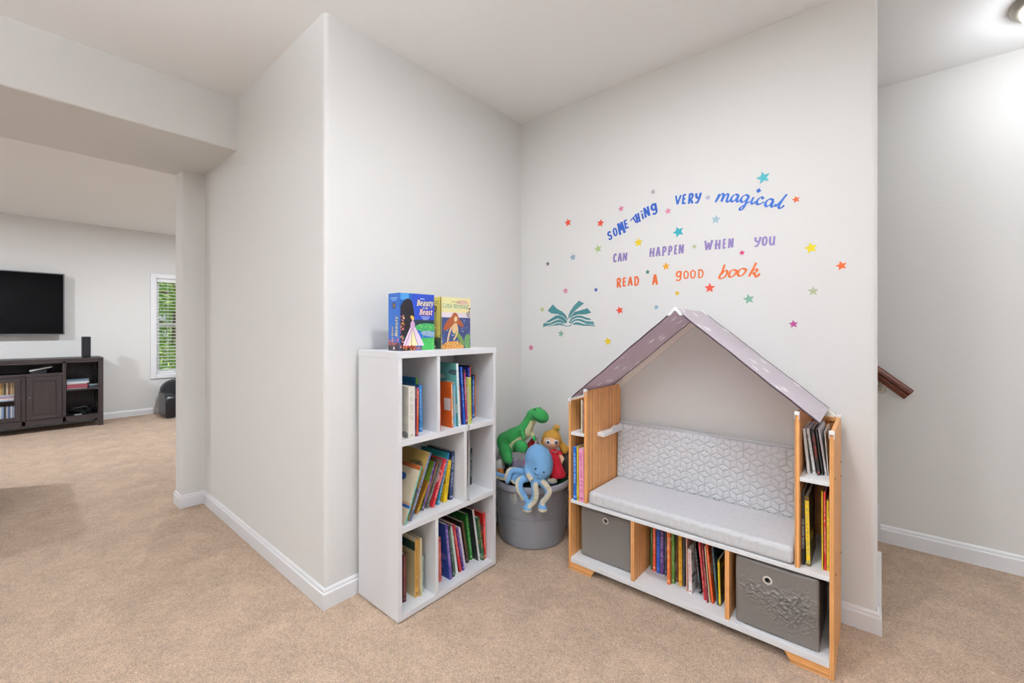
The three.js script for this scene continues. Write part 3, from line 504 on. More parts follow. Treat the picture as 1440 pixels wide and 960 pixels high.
// cubby, along, front, thickness, height, width, lean in degrees, spine, cover, lettering, label, word
const BOOKS = [
  ['A1', 1.152, -1.587, 0.0353, 0.231, 0.170, -0.0, '#e6e2d8', '#dedacc', '#b9b4a6', 'thick cream white book, leftmost in the top left cubby of the white bookcase'],
  ['A1', 1.203, -1.598, 0.0112, 0.222, 0.140, 0.8, '#c9593a', '#8e4a86', '#f2c9a0', 'thin purple and orange book between the cream white book and the blue patterned book'],
  ['A1', 1.264, -1.654, 0.0162, 0.222, 0.160, -0.7, '#2f7fc1', '#2a6fae', '#bfe0f2', 'blue book with pale pattern, last in the top left cubby of the white bookcase'],
  ['A1', 1.293, -1.720, 0.0100, 0.251, 0.150, -0.4, '#7fcf3a', '#1d77b5', '#4f9a1e', 'tall book with lime green spine and blue cover behind the cream white book'],
  ['A2', 1.340, -1.600, 0.0083, 0.130, 0.130, -0.0, '#c2463e', '#b53a3a', '#f0c0a8', 'small red book beside the left divider in the top right cubby of the white bookcase'],
  ['A2', 1.421, -1.601, 0.0088, 0.225, 0.160, -1.8, '#e9cfa8', '#c9571a', '#9b3f10', 'orange book with a white sticker on its cover in the white bookcase'],
  ['A2', 1.438, -1.607, 0.0144, 0.208, 0.160, -1.3, '#6fb4d6', '#7cc0de', '#f0a858', 'sky blue to peach book right of the orange book with the sticker'],
  ['A2', 1.460, -1.596, 0.0146, 0.317, 0.190, -3.1, '#e4efee', '#5fa5a3', '#9cc8c8', 'tallest teal book with white spine in the top right cubby'],
  ['A2', 1.489, -1.616, 0.0092, 0.199, 0.160, -2.4, '#8c2230', '#7a1d2a', '#e0a0a0', 'short dark red book right of the tall teal book'],
  ['A2', 1.507, -1.609, 0.0127, 0.297, 0.180, -4.6, '#2456b8', '#1d4aa3', '#a9c4ef', 'tall royal blue book right of the short dark red book'],
  ['A2', 1.521, -1.607, 0.0117, 0.283, 0.180, -3.2, '#a33a6a', '#30222c', '#f3e3ea', 'magenta and black book in the middle of the top right cubby'],
  ['A2', 1.534, -1.594, 0.0129, 0.240, 0.160, -0.5, '#c3c94a', '#e0d9a0', '#2f7f4a', 'yellow green spotted book in the top right cubby of the white bookcase'],
  ['A2', 1.515, -1.797, 0.0105, 0.285, 0.099, 0.3, '#b9b2b4', '#b6b0b8', '#8c8690', 'pale grey book standing behind the orange book with the sticker'],
  ['A2', 1.560, -1.626, 0.0133, 0.287, 0.180, -1.6, '#1c2f8f', '#1a2a7c', '#9fb1ea', 'navy book right of the yellow green spotted book'],
  ['A2', 1.594, -1.646, 0.0086, 0.294, 0.180, -2.0, '#b4352b', '#2a2230', '#f0d0b0', 'thin red topped book between two blue books in the top right cubby'],
  ['A2', 1.647, -1.689, 0.0153, 0.236, 0.160, -0.0, '#1f5fa8', '#174a86', '#cfe6ff', 'blue book with white spine lettering near the right end of the top right cubby'],
  ['A2', 1.679, -1.704, 0.0065, 0.235, 0.150, 0.4, '#d9772e', '#c05f22', '#ffe0b0', 'thin orange book, last on the right in the top right cubby'],
  ['B1', 1.136, -1.592, 0.0067, 0.254, 0.190, 20.6, '#3fa79b', '#e3d5b8', '#f0efe6', 'picture book with cream illustrated cover and teal spine, leftmost of the leaning row'],
  ['B1', 1.170, -1.606, 0.0117, 0.306, 0.220, 22.2, '#5a6b96', '#b79a55', '#e6e6e6', 'slate blue spined book with khaki gold cover leaning in the middle left cubby'],
  ['B1', 1.238, -1.647, 0.0128, 0.149, 0.150, 27.7, '#b98a2c', '#a8762a', '#6a3a14', 'small mustard book leaning in the middle left cubby'],
  ['B1', 1.276, -1.654, 0.0107, 0.229, 0.160, 19.7, '#5b3a86', '#7fa53a', '#d9c3f0', 'purple and green book leaning behind the small mustard book'],
  ['B1', 1.291, -1.667, 0.0105, 0.230, 0.170, 24.5, '#7b5040', '#6b4438', '#d8b49a', 'brown book leaning between the purple book and the grey patterned book'],
  ['B1', 1.309, -1.658, 0.0096, 0.231, 0.170, 23.4, '#6a6f66', '#60655c', '#c9cec4', 'grey patterned book leaning left of the red and white book'],
  ['B1', 1.330, -1.644, 0.0143, 0.230, 0.180, 21.2, '#c9323c', '#b52530', '#f7f0ee', 'red book with white dashes on its spine leaning in the middle left cubby'],
  ['B1', 1.368, -1.651, 0.0127, 0.250, 0.210, 16.2, '#2273a6', '#2b8f96', '#e6e0b0', 'blue book with teal cover leaning right of the red and white book'],
  ['B1', 1.410, -1.651, 0.0209, 0.204, 0.190, 8.6, '#e6bf1c', '#e0b414', '#7a5a06', 'bright yellow book leaning in the middle left cubby'],
  ['B1', 1.450, -1.652, 0.0190, 0.242, 0.200, 3.7, '#22335c', '#1d2c50', '#dfe6f2', 'navy book with white spine lettering, last of the leaning row'],
  ['B2', 1.576, -1.668, 0.0113, 0.320, 0.200, 0.4, '#8a3f2c', '#7d3726', '#c98a6a', 'tall red brown book against the divider in the middle right cubby'],
  ['B2', 1.639, -1.714, 0.0073, 0.254, 0.180, 0.6, '#e9e9e2', '#e2e2da', '#b0b0a8', 'thin white book right of the tall red brown book'],
  ['B2', 1.668, -1.730, 0.0135, 0.203, 0.166, 0.9, '#2a2c30', '#d8d8d4', '#e6e6e6', 'black and white spined book, last in the middle right cubby'],
  ['C1', 1.169, -1.650, 0.0161, 0.220, 0.160, -0.0, '#571b1f', '#4b161b', '#b06a5a', 'dark maroon book, leftmost in the bottom left cubby of the white bookcase'],
  ['C1', 1.225, -1.638, 0.0220, 0.268, 0.200, -0.0, '#c9984a', '#d8c596', '#8a6224', 'beige book with gold spine and dark green band on its cover', 'ED'],
  ['C1', 1.250, -1.626, 0.0078, 0.271, 0.190, -0.5, '#e6d6ae', '#dccaa0', '#b09a68', 'thin pale cream book right of the beige book with gold spine'],
  ['C1', 1.259, -1.760, 0.0106, 0.248, 0.120, -0.0, '#b3452c', '#a63c26', '#e0a080', 'tall rust red book behind the dark maroon book'],
  ['C1', 1.272, -1.648, 0.0120, 0.169, 0.180, -0.3, '#a9bcae', '#96aa9c', '#3a4a66', 'pale sage book with dark spine lettering, last in the bottom left cubby'],
  ['C2', 1.377, -1.647, 0.0159, 0.221, 0.140, -1.4, '#d0564e', '#e0a090', '#f6dcd0', 'small coral red book against the divider in the bottom right cubby'],
  ['C2', 1.426, -1.622, 0.0164, 0.287, 0.200, -6.5, '#6a4f9c', '#2b4a9a', '#cfc3ee', 'purple spined book with blue cover in the bottom right cubby'],
  ['C2', 1.453, -1.628, 0.0121, 0.270, 0.180, -6.9, '#2f4a3c', '#2a4236', '#a9c9b4', 'dark green thin book right of the purple spined book'],
  ['C2', 1.481, -1.637, 0.0138, 0.255, 0.180, -9.2, '#dfe9e4', '#d4e2da', '#7fae96', 'white book with pale green marks leaning in the bottom right cubby'],
  ['C2', 1.503, -1.636, 0.0171, 0.262, 0.180, -10.7, '#b3242c', '#a31d26', '#f2c8c0', 'crimson book leaning right of the white book with pale green marks'],
  ['C2', 1.526, -1.633, 0.0094, 0.240, 0.180, -11.7, '#5a3a90', '#53348a', '#d8ccf2', 'thin violet book leaning right of the crimson book'],
  ['C2', 1.542, -1.641, 0.0127, 0.230, 0.170, -10.6, '#e2dcea', '#d9d2e6', '#a79ac0', 'lilac white book leaning right of the thin violet book'],
  ['C2', 1.587, -1.667, 0.0148, 0.237, 0.190, -10.6, '#4a3024', '#40281e', '#b08a5a', 'dark brown book leaning in the bottom right cubby'],
  ['C2', 1.620, -1.676, 0.0169, 0.264, 0.210, -8.5, '#3c8f3e', '#2f7a34', '#bfe3a8', 'green book with green cover leaning in the bottom right cubby'],
  ['C2', 1.643, -1.638, 0.0136, 0.294, 0.210, -9.6, '#e4dede', '#1f1d22', '#b0a8a8', 'black covered book with white flowers and white spine in the bottom right cubby'],
  ['C2', 1.661, -1.623, 0.0154, 0.248, 0.190, -10.1, '#1f5a3a', '#1b5034', '#e89a3a', 'dark green book with an orange foot on its spine in the bottom right cubby'],
  ['C2', 1.678, -1.628, 0.0141, 0.250, 0.210, -2.2, '#cf2f28', '#c72a22', '#f2b8a8', 'large red book, last on the right in the bottom right cubby'],
  ['D1', -1.186, -1.950, 0.0082, 0.175, 0.200, 0.0, '#d8d2bc', '#cfc8b0', '#8a8468', 'thin cream book in the upper left cubby of the bench bookcase'],
  ['D1', -1.177, -1.959, 0.0110, 0.180, 0.200, 0.0, '#7d3a44', '#6f323c', '#d8a0a8', 'dusky red book in the upper left cubby of the bench bookcase'],
  ['D2', -1.233, -1.950, 0.0183, 0.282, 0.200, -0.3, '#1f63b8', '#1a56a3', '#dcecff', 'blue book, leftmost in the lower left cubby of the bench bookcase'],
  ['D2', -1.210, -1.950, 0.0097, 0.284, 0.200, -0.5, '#dcc03a', '#cfb030', '#7a6410', 'yellow book between the blue book and the pink book in the bench bookcase'],
  ['D2', -1.197, -1.950, 0.0288, 0.280, 0.190, -0.6, '#eda0c2', '#e88fb6', '#b8336f', 'pink book in the lower left cubby of the bench bookcase'],
  ['E', -0.872, -2.106, 0.0063, 0.270, 0.180, 0.0, '#2f6b35', '#2a5f30', '#a8d0a0', 'thin green book, leftmost in the open compartment under the seat'],
  ['E', -0.861, -2.102, 0.0151, 0.265, 0.180, 0.0, '#d24a2a', '#c44224', '#f6cdb0', 'vermilion book second from left under the seat'],
  ['E', -0.840, -2.099, 0.0150, 0.270, 0.180, 0.0, '#234fa6', '#1e4696', '#6f93d8', 'plain royal blue book between the vermilion and the purple book under the seat'],
  ['E', -0.823, -2.101, 0.0165, 0.270, 0.180, 0.0, '#5a3a78', '#50336c', '#d6c6ea', 'purple book with pale lettering under the seat'],
  ['E', -0.801, -2.101, 0.0086, 0.260, 0.180, 0.0, '#1c2036', '#181c30', '#8a92b8', 'thin dark navy book right of the purple book under the seat'],
  ['E', -0.764, -2.036, 0.0140, 0.255, 0.150, -0.2, '#cf6a2e', '#c25f26', '#f6e0c0', 'orange and white book standing forward under the seat'],
  ['E', -0.749, -2.056, 0.0124, 0.260, 0.160, -0.2, '#4f7a2c', '#476e28', '#c8dca0', 'leaf green book right of the forward orange and white book under the seat'],
  ['E', -0.736, -2.083, 0.0058, 0.260, 0.160, -0.2, '#7a3a2e', '#6e3228', '#d8a890', 'thin brick brown book left of the yellow ochre book under the seat'],
  ['E', -0.729, -2.088, 0.0066, 0.255, 0.160, -0.2, '#1f3f44', '#1b383c', '#7fb0b0', 'thin dark teal book left of the yellow ochre book under the seat'],
  ['E', -0.719, -2.064, 0.0154, 0.270, 0.170, -0.4, '#e3a91f', '#d99f1a', '#8a4a10', 'yellow ochre book with red lettering under the seat'],
  ['E', -0.701, -2.069, 0.0104, 0.265, 0.180, -0.2, '#22272c', '#1e2226', '#6a747c', 'black book right of the yellow ochre book under the seat'],
  ['E', -0.675, -2.038, 0.0055, 0.250, 0.170, -0.4, '#d9a08a', '#cf9580', '#f3dcd0', 'thin salmon pink book left of the white book with red block under the seat'],
  ['E', -0.661, -2.026, 0.0154, 0.205, 0.150, -1.0, '#eeeae6', '#e6e2de', '#c8281f', 'white book with a red block on its spine under the seat'],
  ['E', -0.624, -2.059, 0.0091, 0.229, 0.180, -6.4, '#1d1c1e', '#1a191b', '#e8e4e0', 'black book with white lettering leaning left under the seat'],
  ['E', -0.593, -2.024, 0.0095, 0.250, 0.170, -5.9, '#b3262e', '#a32028', '#f2c8b8', 'red book leaning left under the seat, the brighter of two reds'],
  ['E', -0.578, -2.011, 0.0080, 0.256, 0.170, -5.3, '#7d2230', '#711d2a', '#e0b0a0', 'dark wine red book leaning left under the seat'],
  ['E', -0.568, -2.014, 0.0036, 0.245, 0.170, -4.8, '#eaddb8', '#e0d2a8', '#b09a60', 'thin cream book leaning between the wine red and orange books under the seat'],
  ['E', -0.559, -2.019, 0.0086, 0.258, 0.170, -5.9, '#dd5a22', '#d0521c', '#f6d8b8', 'orange spined book leaning left under the seat'],
  ['E', -0.549, -2.084, 0.0066, 0.201, 0.180, -4.8, '#c2602a', '#8a4a24', '#f0c8a0', 'rust orange book leaning against the yellow book under the seat'],
  ['E', -0.540, -2.025, 0.0079, 0.246, 0.180, -5.1, '#2c4650', '#273f48', '#90b0b8', 'slate teal book leaning left under the seat'],
  ['E', -0.531, -2.023, 0.0085, 0.203, 0.180, -1.5, '#e6c81e', '#4f4a22', '#8a6a08', 'yellow spined book with olive cover, last on the right under the seat'],
  ['F1', -0.207, -2.013, 0.0084, 0.173, 0.190, -5.4, '#e6e4e2', '#d8d6d4', '#8a8886', 'white book, leftmost of the leaning books in the upper right cubby of the bench'],
  ['F1', -0.190, -2.023, 0.0088, 0.173, 0.190, -7.2, '#dedcda', '#cfccca', '#908e8c', 'light grey white book, second of the leaning books in the upper right bench cubby'],
  ['F1', -0.175, -2.012, 0.0086, 0.174, 0.190, -6.8, '#1e1a1a', '#2a2424', '#d83a34', 'black book with red title block leaning in the upper right bench cubby'],
  ['F1', -0.162, -2.023, 0.0050, 0.174, 0.190, -7.2, '#181818', '#1a1a1a', '#4a4a4a', 'plain black book right of the red titled book in the upper right bench cubby'],
  ['F1', -0.152, -2.026, 0.0063, 0.179, 0.190, -7.5, '#cfcbcd', '#c4c0c2', '#8e8a8c', 'silver grey book leaning right of the plain black book in the upper bench cubby'],
  ['F1', -0.144, -2.026, 0.0031, 0.168, 0.190, -4.0, '#e2dfdc', '#d6d3d0', '#9a9896', 'thin white book touching the right side of the upper right bench cubby'],
  ['F2', -0.223, -1.987, 0.0090, 0.281, 0.200, 0.0, '#1b191a', '#161415', '#e6e0ea', 'black book with white lettering against the left side of the lower right bench cubby', 'THE NIGHT WORLD'],
  ['F2', -0.208, -1.985, 0.0127, 0.267, 0.190, -1.1, '#efc416', '#3a2a20', '#1f8f96', 'thick yellow book with teal lettering and dark cover in the lower right bench cubby'],
  ['F2', -0.160, -1.990, 0.0037, 0.295, 0.200, -0.3, '#ecc820', '#dfba18', '#a07a08', 'thin yellow book beside the scarlet book in the lower right bench cubby'],
  ['F2', -0.153, -1.992, 0.0067, 0.294, 0.200, -0.5, '#bf2c26', '#b0241f', '#f2d0b0', 'scarlet book with pale lettering in the lower right bench cubby'],
  ['F2', -0.145, -1.992, 0.0073, 0.265, 0.190, -0.1, '#efcb3e', '#e4bf30', '#8a7420', 'yellow book, last on the right in the lower right bench cubby'],
];
for (const [c, a, f, t, h, w, lean, sp, co, tx, label, word] of BOOKS) {
  const [group, ax, y] = CUBBY[c], o = makeBook(label, group, t, h, w, sp, co, tx, word, /sticker on its cover/.test(label));
  const lift = Math.max(0, Math.sin(R(lean)) * t);
  if (ax === 'x') { o.position.set(f, y + lift, -a); o.rotation.set(0, Math.PI / 2, -R(lean)); }
  else { o.position.set(a, y + lift, f); o.rotation.set(0, 0, -R(lean)); }
}
atlasTexture.needsUpdate = true;
// ---- the two thick story books on top, covers to the room
function lettering(c, text, x, y, size, fill, stroke, font = 'serif', sx = 1) { c.save(); c.translate(x, y); c.scale(sx, 1); c.font = 'italic bold ' + size + 'px ' + font; c.textAlign = 'center'; c.lineJoin = 'round'; c.lineWidth = size * 0.14; if (stroke) { c.strokeStyle = stroke; c.strokeText(text, 0, 0); } c.fillStyle = fill; c.fillText(text, 0, 0); c.restore(); }
function speckle(c, n, x0, y0, x1, y1, cols, s0, s1) { for (let k = 0; k < n; k++) { c.fillStyle = cols[Math.floor(rr(0, cols.length))]; c.beginPath(); c.ellipse(rr(x0, x1), rr(y0, y1), rr(s0, s1), rr(s0, s1) * 0.6, rr(0, 3), 0, 7); c.fill(); } }
const coverBlue = canvasTex(720, 512, (c, w, h) => {   // left 190 px spine, then 402 px cover, then plain
  c.fillStyle = '#1f5fb4'; c.fillRect(0, 0, w, h); c.fillStyle = '#2347b5'; c.fillRect(320, 0, 272, 250);
  c.fillStyle = '#4f9ad8'; c.fillRect(190, 0, 100, 60);
  c.fillStyle = '#1d1a20'; c.beginPath(); c.moveTo(198, 512); c.lineTo(198, 120); c.quadraticCurveTo(250, 20, 320, 60); c.quadraticCurveTo(370, 160, 360, 512); c.fill();
  c.fillStyle = '#1c2c3c'; c.fillRect(360, 235, 232, 70);
  c.fillStyle = '#3f9f5a'; c.beginPath(); c.ellipse(500, 305, 140, 38, 0, 0, 7); c.fill(); c.fillStyle = '#8fa6c8'; c.beginPath(); c.ellipse(540, 365, 110, 26, 0.1, 0, 7); c.fill(); c.fillStyle = '#46b058'; c.fillRect(440, 400, 152, 112);
  speckle(c, 60, 380, 280, 590, 500, ['#2f8a4a', '#7fd07a', '#c9d86a'], 3, 9);
  speckle(c, 60, 192, 200, 240, 505, ['#c9484a', '#e7a83e', '#d880a0', '#4c8a4c', '#f0dcb0'], 4, 11);
  c.fillStyle = '#e9cfe3'; c.beginPath(); c.moveTo(310, 300); c.quadraticCurveTo(250, 400, 225, 470); c.lineTo(470, 470); c.quadraticCurveTo(420, 380, 360, 300); c.fill();   // a plain pale gown shape
  c.fillStyle = '#f3e6b4'; c.beginPath(); c.moveTo(332, 320); c.lineTo(290, 470); c.lineTo(390, 470); c.fill();
  c.fillStyle = '#cfa7cc'; c.beginPath(); c.ellipse(334, 285, 26, 40, 0, 0, 7); c.fill(); c.fillStyle = '#e9bd9a'; c.beginPath(); c.ellipse(336, 225, 15, 20, 0, 0, 7); c.fill(); c.fillStyle = '#d9b14e'; c.beginPath(); c.ellipse(328, 215, 22, 16, 0.5, 0, 7); c.fill();
  c.strokeStyle = '#4a2a2a'; c.lineWidth = 4; for (const d of [0, 40, -35]) { c.beginPath(); c.moveTo(330 + d * 0.3, 320); c.quadraticCurveTo(320 + d, 400, 320 + d * 2, 468); c.stroke(); }
  speckle(c, 40, 230, 470, 440, 505, ['#a8482a', '#7a2f22', '#d8883a', '#c03a3a'], 5, 13);
  lettering(c, 'Beauty', 478, 108, 74, '#f6ecd4', '#3a3060', 'serif', 0.78); lettering(c, '& the', 480, 136, 26, '#f0d890', null); lettering(c, 'Beast', 486, 190, 72, '#f6e4d8', '#6a2f62', 'serif', 0.8);
  c.fillStyle = '#c9d4f0'; for (let k = 0; k < 4; k++) c.fillRect(420 + k * 8, 40 - k * 0 + (k % 2), 30, 7); for (let k = 0; k < 3; k++) c.fillRect(430 + k * 12, 205 + k * 13, 110 - k * 24, 5);
  c.save(); c.translate(128, 290); c.rotate(-Math.PI / 2); lettering(c, 'Beauty', -10, 28, 62, '#e8dcae', '#14305a', 'serif', 0.85); c.restore();
  c.save(); c.translate(62, 390); c.rotate(-Math.PI / 2); lettering(c, '& the Beast', 0, 20, 40, '#e6c58a', '#14305a', 'serif', 0.8); c.restore();
  c.fillStyle = '#182030'; c.beginPath(); c.arc(95, 110, 28, 0, 7); c.fill(); c.fillStyle = '#8a6a40'; c.beginPath(); c.arc(95, 110, 18, 0, 7); c.fill(); c.fillStyle = '#8fb4de'; c.fillRect(40, 38, 110, 10); c.fillRect(55, 56, 80, 8);
  c.fillStyle = '#241d22'; c.fillRect(0, 440, 190, 72); speckle(c, 40, 2, 405, 188, 460, ['#b03a34', '#d86a4a', '#7a2f5a'], 5, 12); c.fillStyle = '#e8e0d0'; c.beginPath(); c.moveTo(95, 468); c.lineTo(112, 500); c.lineTo(78, 500); c.fill();
});
const coverYellow = canvasTex(720, 512, (c, w, h) => {
  c.fillStyle = '#e2d268'; c.fillRect(0, 0, w, h);
  c.fillStyle = '#e6dda0'; c.fillRect(190, 0, 402, 190); c.fillStyle = '#edd9a0'; c.fillRect(430, 20, 160, 110);
  c.fillStyle = '#d9b7a0'; c.beginPath(); c.ellipse(480, 60, 90, 40, 0, 0, 7); c.fill();
  c.fillStyle = '#e3d6dc'; c.fillRect(190, 150, 402, 60);
  c.fillStyle = '#3d4a78'; c.fillRect(190, 200, 402, 312); speckle(c, 260, 192, 205, 590, 500, ['#5d6fa8', '#2c3560', '#8f9cc6', '#c3cce0', '#46548a'], 3, 10);
  speckle(c, 26, 540, 90, 592, 190, ['#3f3a46', '#5a4a3e', '#6a6a7a'], 5, 12);
  c.fillStyle = '#d79a52'; c.beginPath(); c.ellipse(350, 490, 150, 52, 0, 0, 7); c.fill(); speckle(c, 60, 220, 450, 480, 505, ['#b9742f', '#e6b878', '#8a5a2c'], 4, 10);
  c.strokeStyle = '#7f9a4e'; c.lineCap = 'round'; c.lineWidth = 46; c.beginPath(); c.moveTo(395, 360); c.quadraticCurveTo(450, 400, 480, 460); c.stroke(); c.strokeStyle = '#4f7040'; c.lineWidth = 4; for (let k = 0; k < 9; k++) { c.beginPath(); c.arc(400 + k * 9, 370 + k * 10, 18, 0, 3); c.stroke(); }   // plain green tail shape on a rock
  c.fillStyle = '#e0bd8c'; c.beginPath(); c.ellipse(372, 300, 34, 62, 0.2, 0, 7); c.fill(); c.lineWidth = 20; c.strokeStyle = '#e0bd8c'; c.beginPath(); c.moveTo(345, 270); c.quadraticCurveTo(292, 340, 276, 440); c.stroke(); c.beginPath(); c.moveTo(402, 290); c.quadraticCurveTo(430, 350, 360, 420); c.stroke();
  c.fillStyle = '#a2532c'; c.beginPath(); c.ellipse(375, 205, 46, 54, 0, 0, 7); c.fill(); c.beginPath(); c.moveTo(350, 180); c.quadraticCurveTo(240, 230, 215, 330); c.quadraticCurveTo(310, 330, 380, 240); c.fill(); c.beginPath(); c.moveTo(390, 190); c.quadraticCurveTo(480, 230, 500, 300); c.quadraticCurveTo(430, 290, 390, 250); c.fill();
  c.fillStyle = '#e6c79c'; c.beginPath(); c.ellipse(385, 216, 22, 28, 0.3, 0, 7); c.fill();
  c.strokeStyle = '#6fa04c'; c.lineWidth = 20; for (const d of [0, 26, 50]) { c.beginPath(); c.moveTo(530 + d, 505); c.quadraticCurveTo(500 + d, 430, 540 + d * 1.1, 380); c.stroke(); }
  lettering(c, 'Little Mermaid', 386, 108, 66, '#5f8a5a', '#f3ecbe', 'serif', 0.70); c.fillStyle = '#8a7a4a'; for (let k = 0; k < 5; k++) c.fillRect(330 + k * 26, 40, 20, 7);
  c.fillStyle = '#3b2f2a'; c.fillRect(180, 0, 10, 512);
  c.save(); c.translate(100, 270); c.rotate(-Math.PI / 2); lettering(c, 'Little Mermaid', 0, 16, 56, '#7f8a4a', null, 'serif', 0.72); c.restore();
  c.fillStyle = '#2a2420'; c.beginPath(); c.arc(92, 115, 30, 0, 7); c.fill(); c.fillStyle = '#b08a3a'; c.beginPath(); c.arc(92, 115, 19, 0, 7); c.fill(); c.fillStyle = '#9a8a3e'; c.fillRect(45, 40, 100, 9); c.fillRect(55, 60, 80, 8);
  c.fillStyle = '#30423a'; c.fillRect(0, 400, 182, 112); speckle(c, 30, 2, 380, 180, 440, ['#5a6a4a', '#8a7a3a', '#3a5a4a'], 5, 12); c.fillStyle = '#e8e0d0'; c.beginPath(); c.moveTo(92, 468); c.lineTo(108, 498); c.lineTo(76, 498); c.fill();
});
function storyBook(name, label, tex, [x, y, z], t, h, w, turn) {
  // spine faces the viewer's left; cover faces the room (+x)
  const o = thing(name, label, 'book', [x, y, z], turn, 'story books on top of the white bookcase'), m = std(0xffffff, 0.35, { map: tex }), b = 0.004;
  const sp = [0, 0, 0.263, 1], cv = [0.264, 0, 0.822, 1], pl = [0.9, 0.45, 0.91, 0.55];
  part('cover', [quadBox(-b, 0, 0, h, -w, 0, [cv, pl, pl, pl, pl, pl]), quadBox(-t, -t + b, 0, h, -w, 0, [pl, pl, pl, pl, pl, pl]), quadBox(-t, 0, 0, h, -b, 0.001, [pl, pl, pl, pl, sp, pl])], m, o);
  part('pages', triUV(new THREE.BoxGeometry(t - 2 * b - 0.002, h - 0.008, w - b - 0.004).translate(-t / 2, h / 2, -w / 2)), matPages, o);
  return o;
}
storyBook('story_book', 'thick blue story book with a pale gown on its cover, standing on the bookcase', coverBlue, [-1.668, 1.1803, -1.163], 0.097, 0.268, 0.193, R(-3));
storyBook('story_book', 'thick yellow story book with red hair and sea on its cover, standing on the bookcase', coverYellow, [-1.665, 1.1803, -1.405], 0.095, 0.263, 0.196, R(-2));

// ================================================================ house-shaped bench bookcase
const BX0 = -1.26, BX1 = -0.12, BF = -1.945, BB = -2.333;
{
  const t = thing('bench_bookcase', 'house-shaped wooden bench bookcase with white shelves and grey seat against the lettered wall', 'bench', [-0.69, 0, -2.14]);
  const P = (n, g, m, l) => { for (const k of (Array.isArray(g) ? g : [g])) k.translate(0.69, 0, 2.14); return part(n, g, m, t, l); };
  P('outer_panel', bx(BX0, BX0 + 0.014, 0.0, 0.9, BB, BF), matWood); 
  const op = P('outer_panel', bx(BX1 - 0.014, BX1, 0.0, 0.9, BB, BF), matWood);
  for (const [y, z] of [[0.715, -2.30], [0.648, -2.322], [0.727, -1.98], [0.33, -2.3], [0.36, -2.01]]) part('screw', cyl(0.0035, 0.0035, 0.002, 10).rotateZ(Math.PI / 2).translate(BX1 + 0.69 + 0.0008, y, z + 2.14), std(0x3c342c, 0.4, { metalness: 0.5 }), op);
  const ip = P('inner_panel', bx(-1.165, -1.149, 0.373, 0.958, BB, BF), matWood); P('inner_panel', bx(-0.241, -0.225, 0.373, 0.958, BB, BF), matWood);
  P('seat_board', bx(BX0 + 0.014, BX1 - 0.014, 0.356, 0.373, BB, BF, 0.0015, 'x'), matWhiteEdge);
  P('base_board', bx(BX0 + 0.014, BX1 - 0.014, 0.04, 0.066, BB, BF, 0.0015, 'x'), matWhiteEdge);
  for (const x of [-0.899, -0.4795]) P('divider', bx(x - 0.0085, x + 0.0085, 0.066, 0.356, BB, BF - 0.002), matWood);
  for (const [a, b, y] of [[BX0 + 0.014, -1.165, 0.733], [-0.225, BX1 - 0.014, 0.72]]) P('shelf', bx(a, b, y - 0.016, y, BB, BF - 0.002, 0.001, 'x'), matWhiteEdge);
  for (const s of [0, 1]) {                    // feet under the base board, inner end cut on the slant
    const q = new THREE.Shape(), k = s ? -1 : 1, X = (v) => (s ? BX1 - 0.014 - v : BX0 + 0.014 + v);
    q.moveTo(X(0), 0); q.lineTo(X(0.118), 0); q.lineTo(X(0.142), 0.04); q.lineTo(X(0), 0.04); q.closePath();
    for (const z of [BF - 0.016, BB]) { const g = new THREE.ExtrudeGeometry(q, { depth: 0.014, bevelEnabled: false }); g.translate(0, 0, z); P('foot', triUV(g, 'x'), matWood); }
  }
  P('back_panel', bx(BX0 + 0.014, -1.165, 0.373, 0.9, BB, BB + 0.005, 0), matWood); P('back_panel', bx(-0.225, BX1 - 0.014, 0.373, 0.9, BB, BB + 0.005, 0), matWood);
  P('back_panel', bx(BX0 + 0.014, BX1 - 0.014, 0.066, 0.356, BB, BB + 0.005, 0), matWhite);
  P('backrest_board', bx(-1.149, -0.241, 0.373, 0.742, BB, BB + 0.008, 0.001, 'x'), matWhiteEdge);
  P('top_rail', bx(BX0 + 0.014, -1.165, 0.882, 0.9, BB + 0.005, BB + 0.02, 0.001, 'x'), matWood); P('top_rail', bx(-0.225, BX1 - 0.014, 0.882, 0.9, BB + 0.005, BB + 0.02, 0.001, 'x'), matWood);
  // ledge with a wavy lip on the left inner panel
  const l = P('book_ledge', bx(-1.149, -1.106, 0.704, 0.727, -2.315, -2.052, 0.006), matWhiteEdge, 'small white ledge with a wavy lip');
  const w = new THREE.Shape(); w.moveTo(0, 0); w.lineTo(0.13, 0); w.quadraticCurveTo(0.128, 0.022, 0.11, 0.022); w.quadraticCurveTo(0.085, 0.016, 0.065, 0.018); w.quadraticCurveTo(0.035, 0.028, 0.018, 0.016); w.quadraticCurveTo(0.01, 0.0, 0, 0); w.closePath();
  const wg = new THREE.ExtrudeGeometry(w, { depth: 0.005, bevelEnabled: true, bevelSize: 0.0012, bevelThickness: 0.001, bevelSegments: 1 }); wg.rotateY(Math.PI / 2); wg.translate(-1.113 + 0.69, 0.725, -2.135 + 2.14);
  part('lip', wg, matWhiteEdge, l);
  // roof: cream rails at the back, fabric canopy with hem shade as dark tubes, white plastic corners
  const cream = std(new THREE.Color(0.90, 0.85, 0.77), 0.5), peak = [-0.69, 1.368], eave = [[-1.245, 0.908], [-0.135, 0.908]];
  for (const [i, [ex, ey]] of eave.entries()) {
    const dx = peak[0] - ex, dy = peak[1] - ey, L = Math.hypot(dx, dy), a = Math.atan2(dy, dx);
    const rail = bx(0, L, -0.034, -0.004, -0.007, 0.007, 0.0015, 'x'); if (i) rail.rotateX(Math.PI); 
    rail.rotateZ(a); rail.translate(ex, ey, BB + 0.008); P('roof_rail', rail, cream);
  }
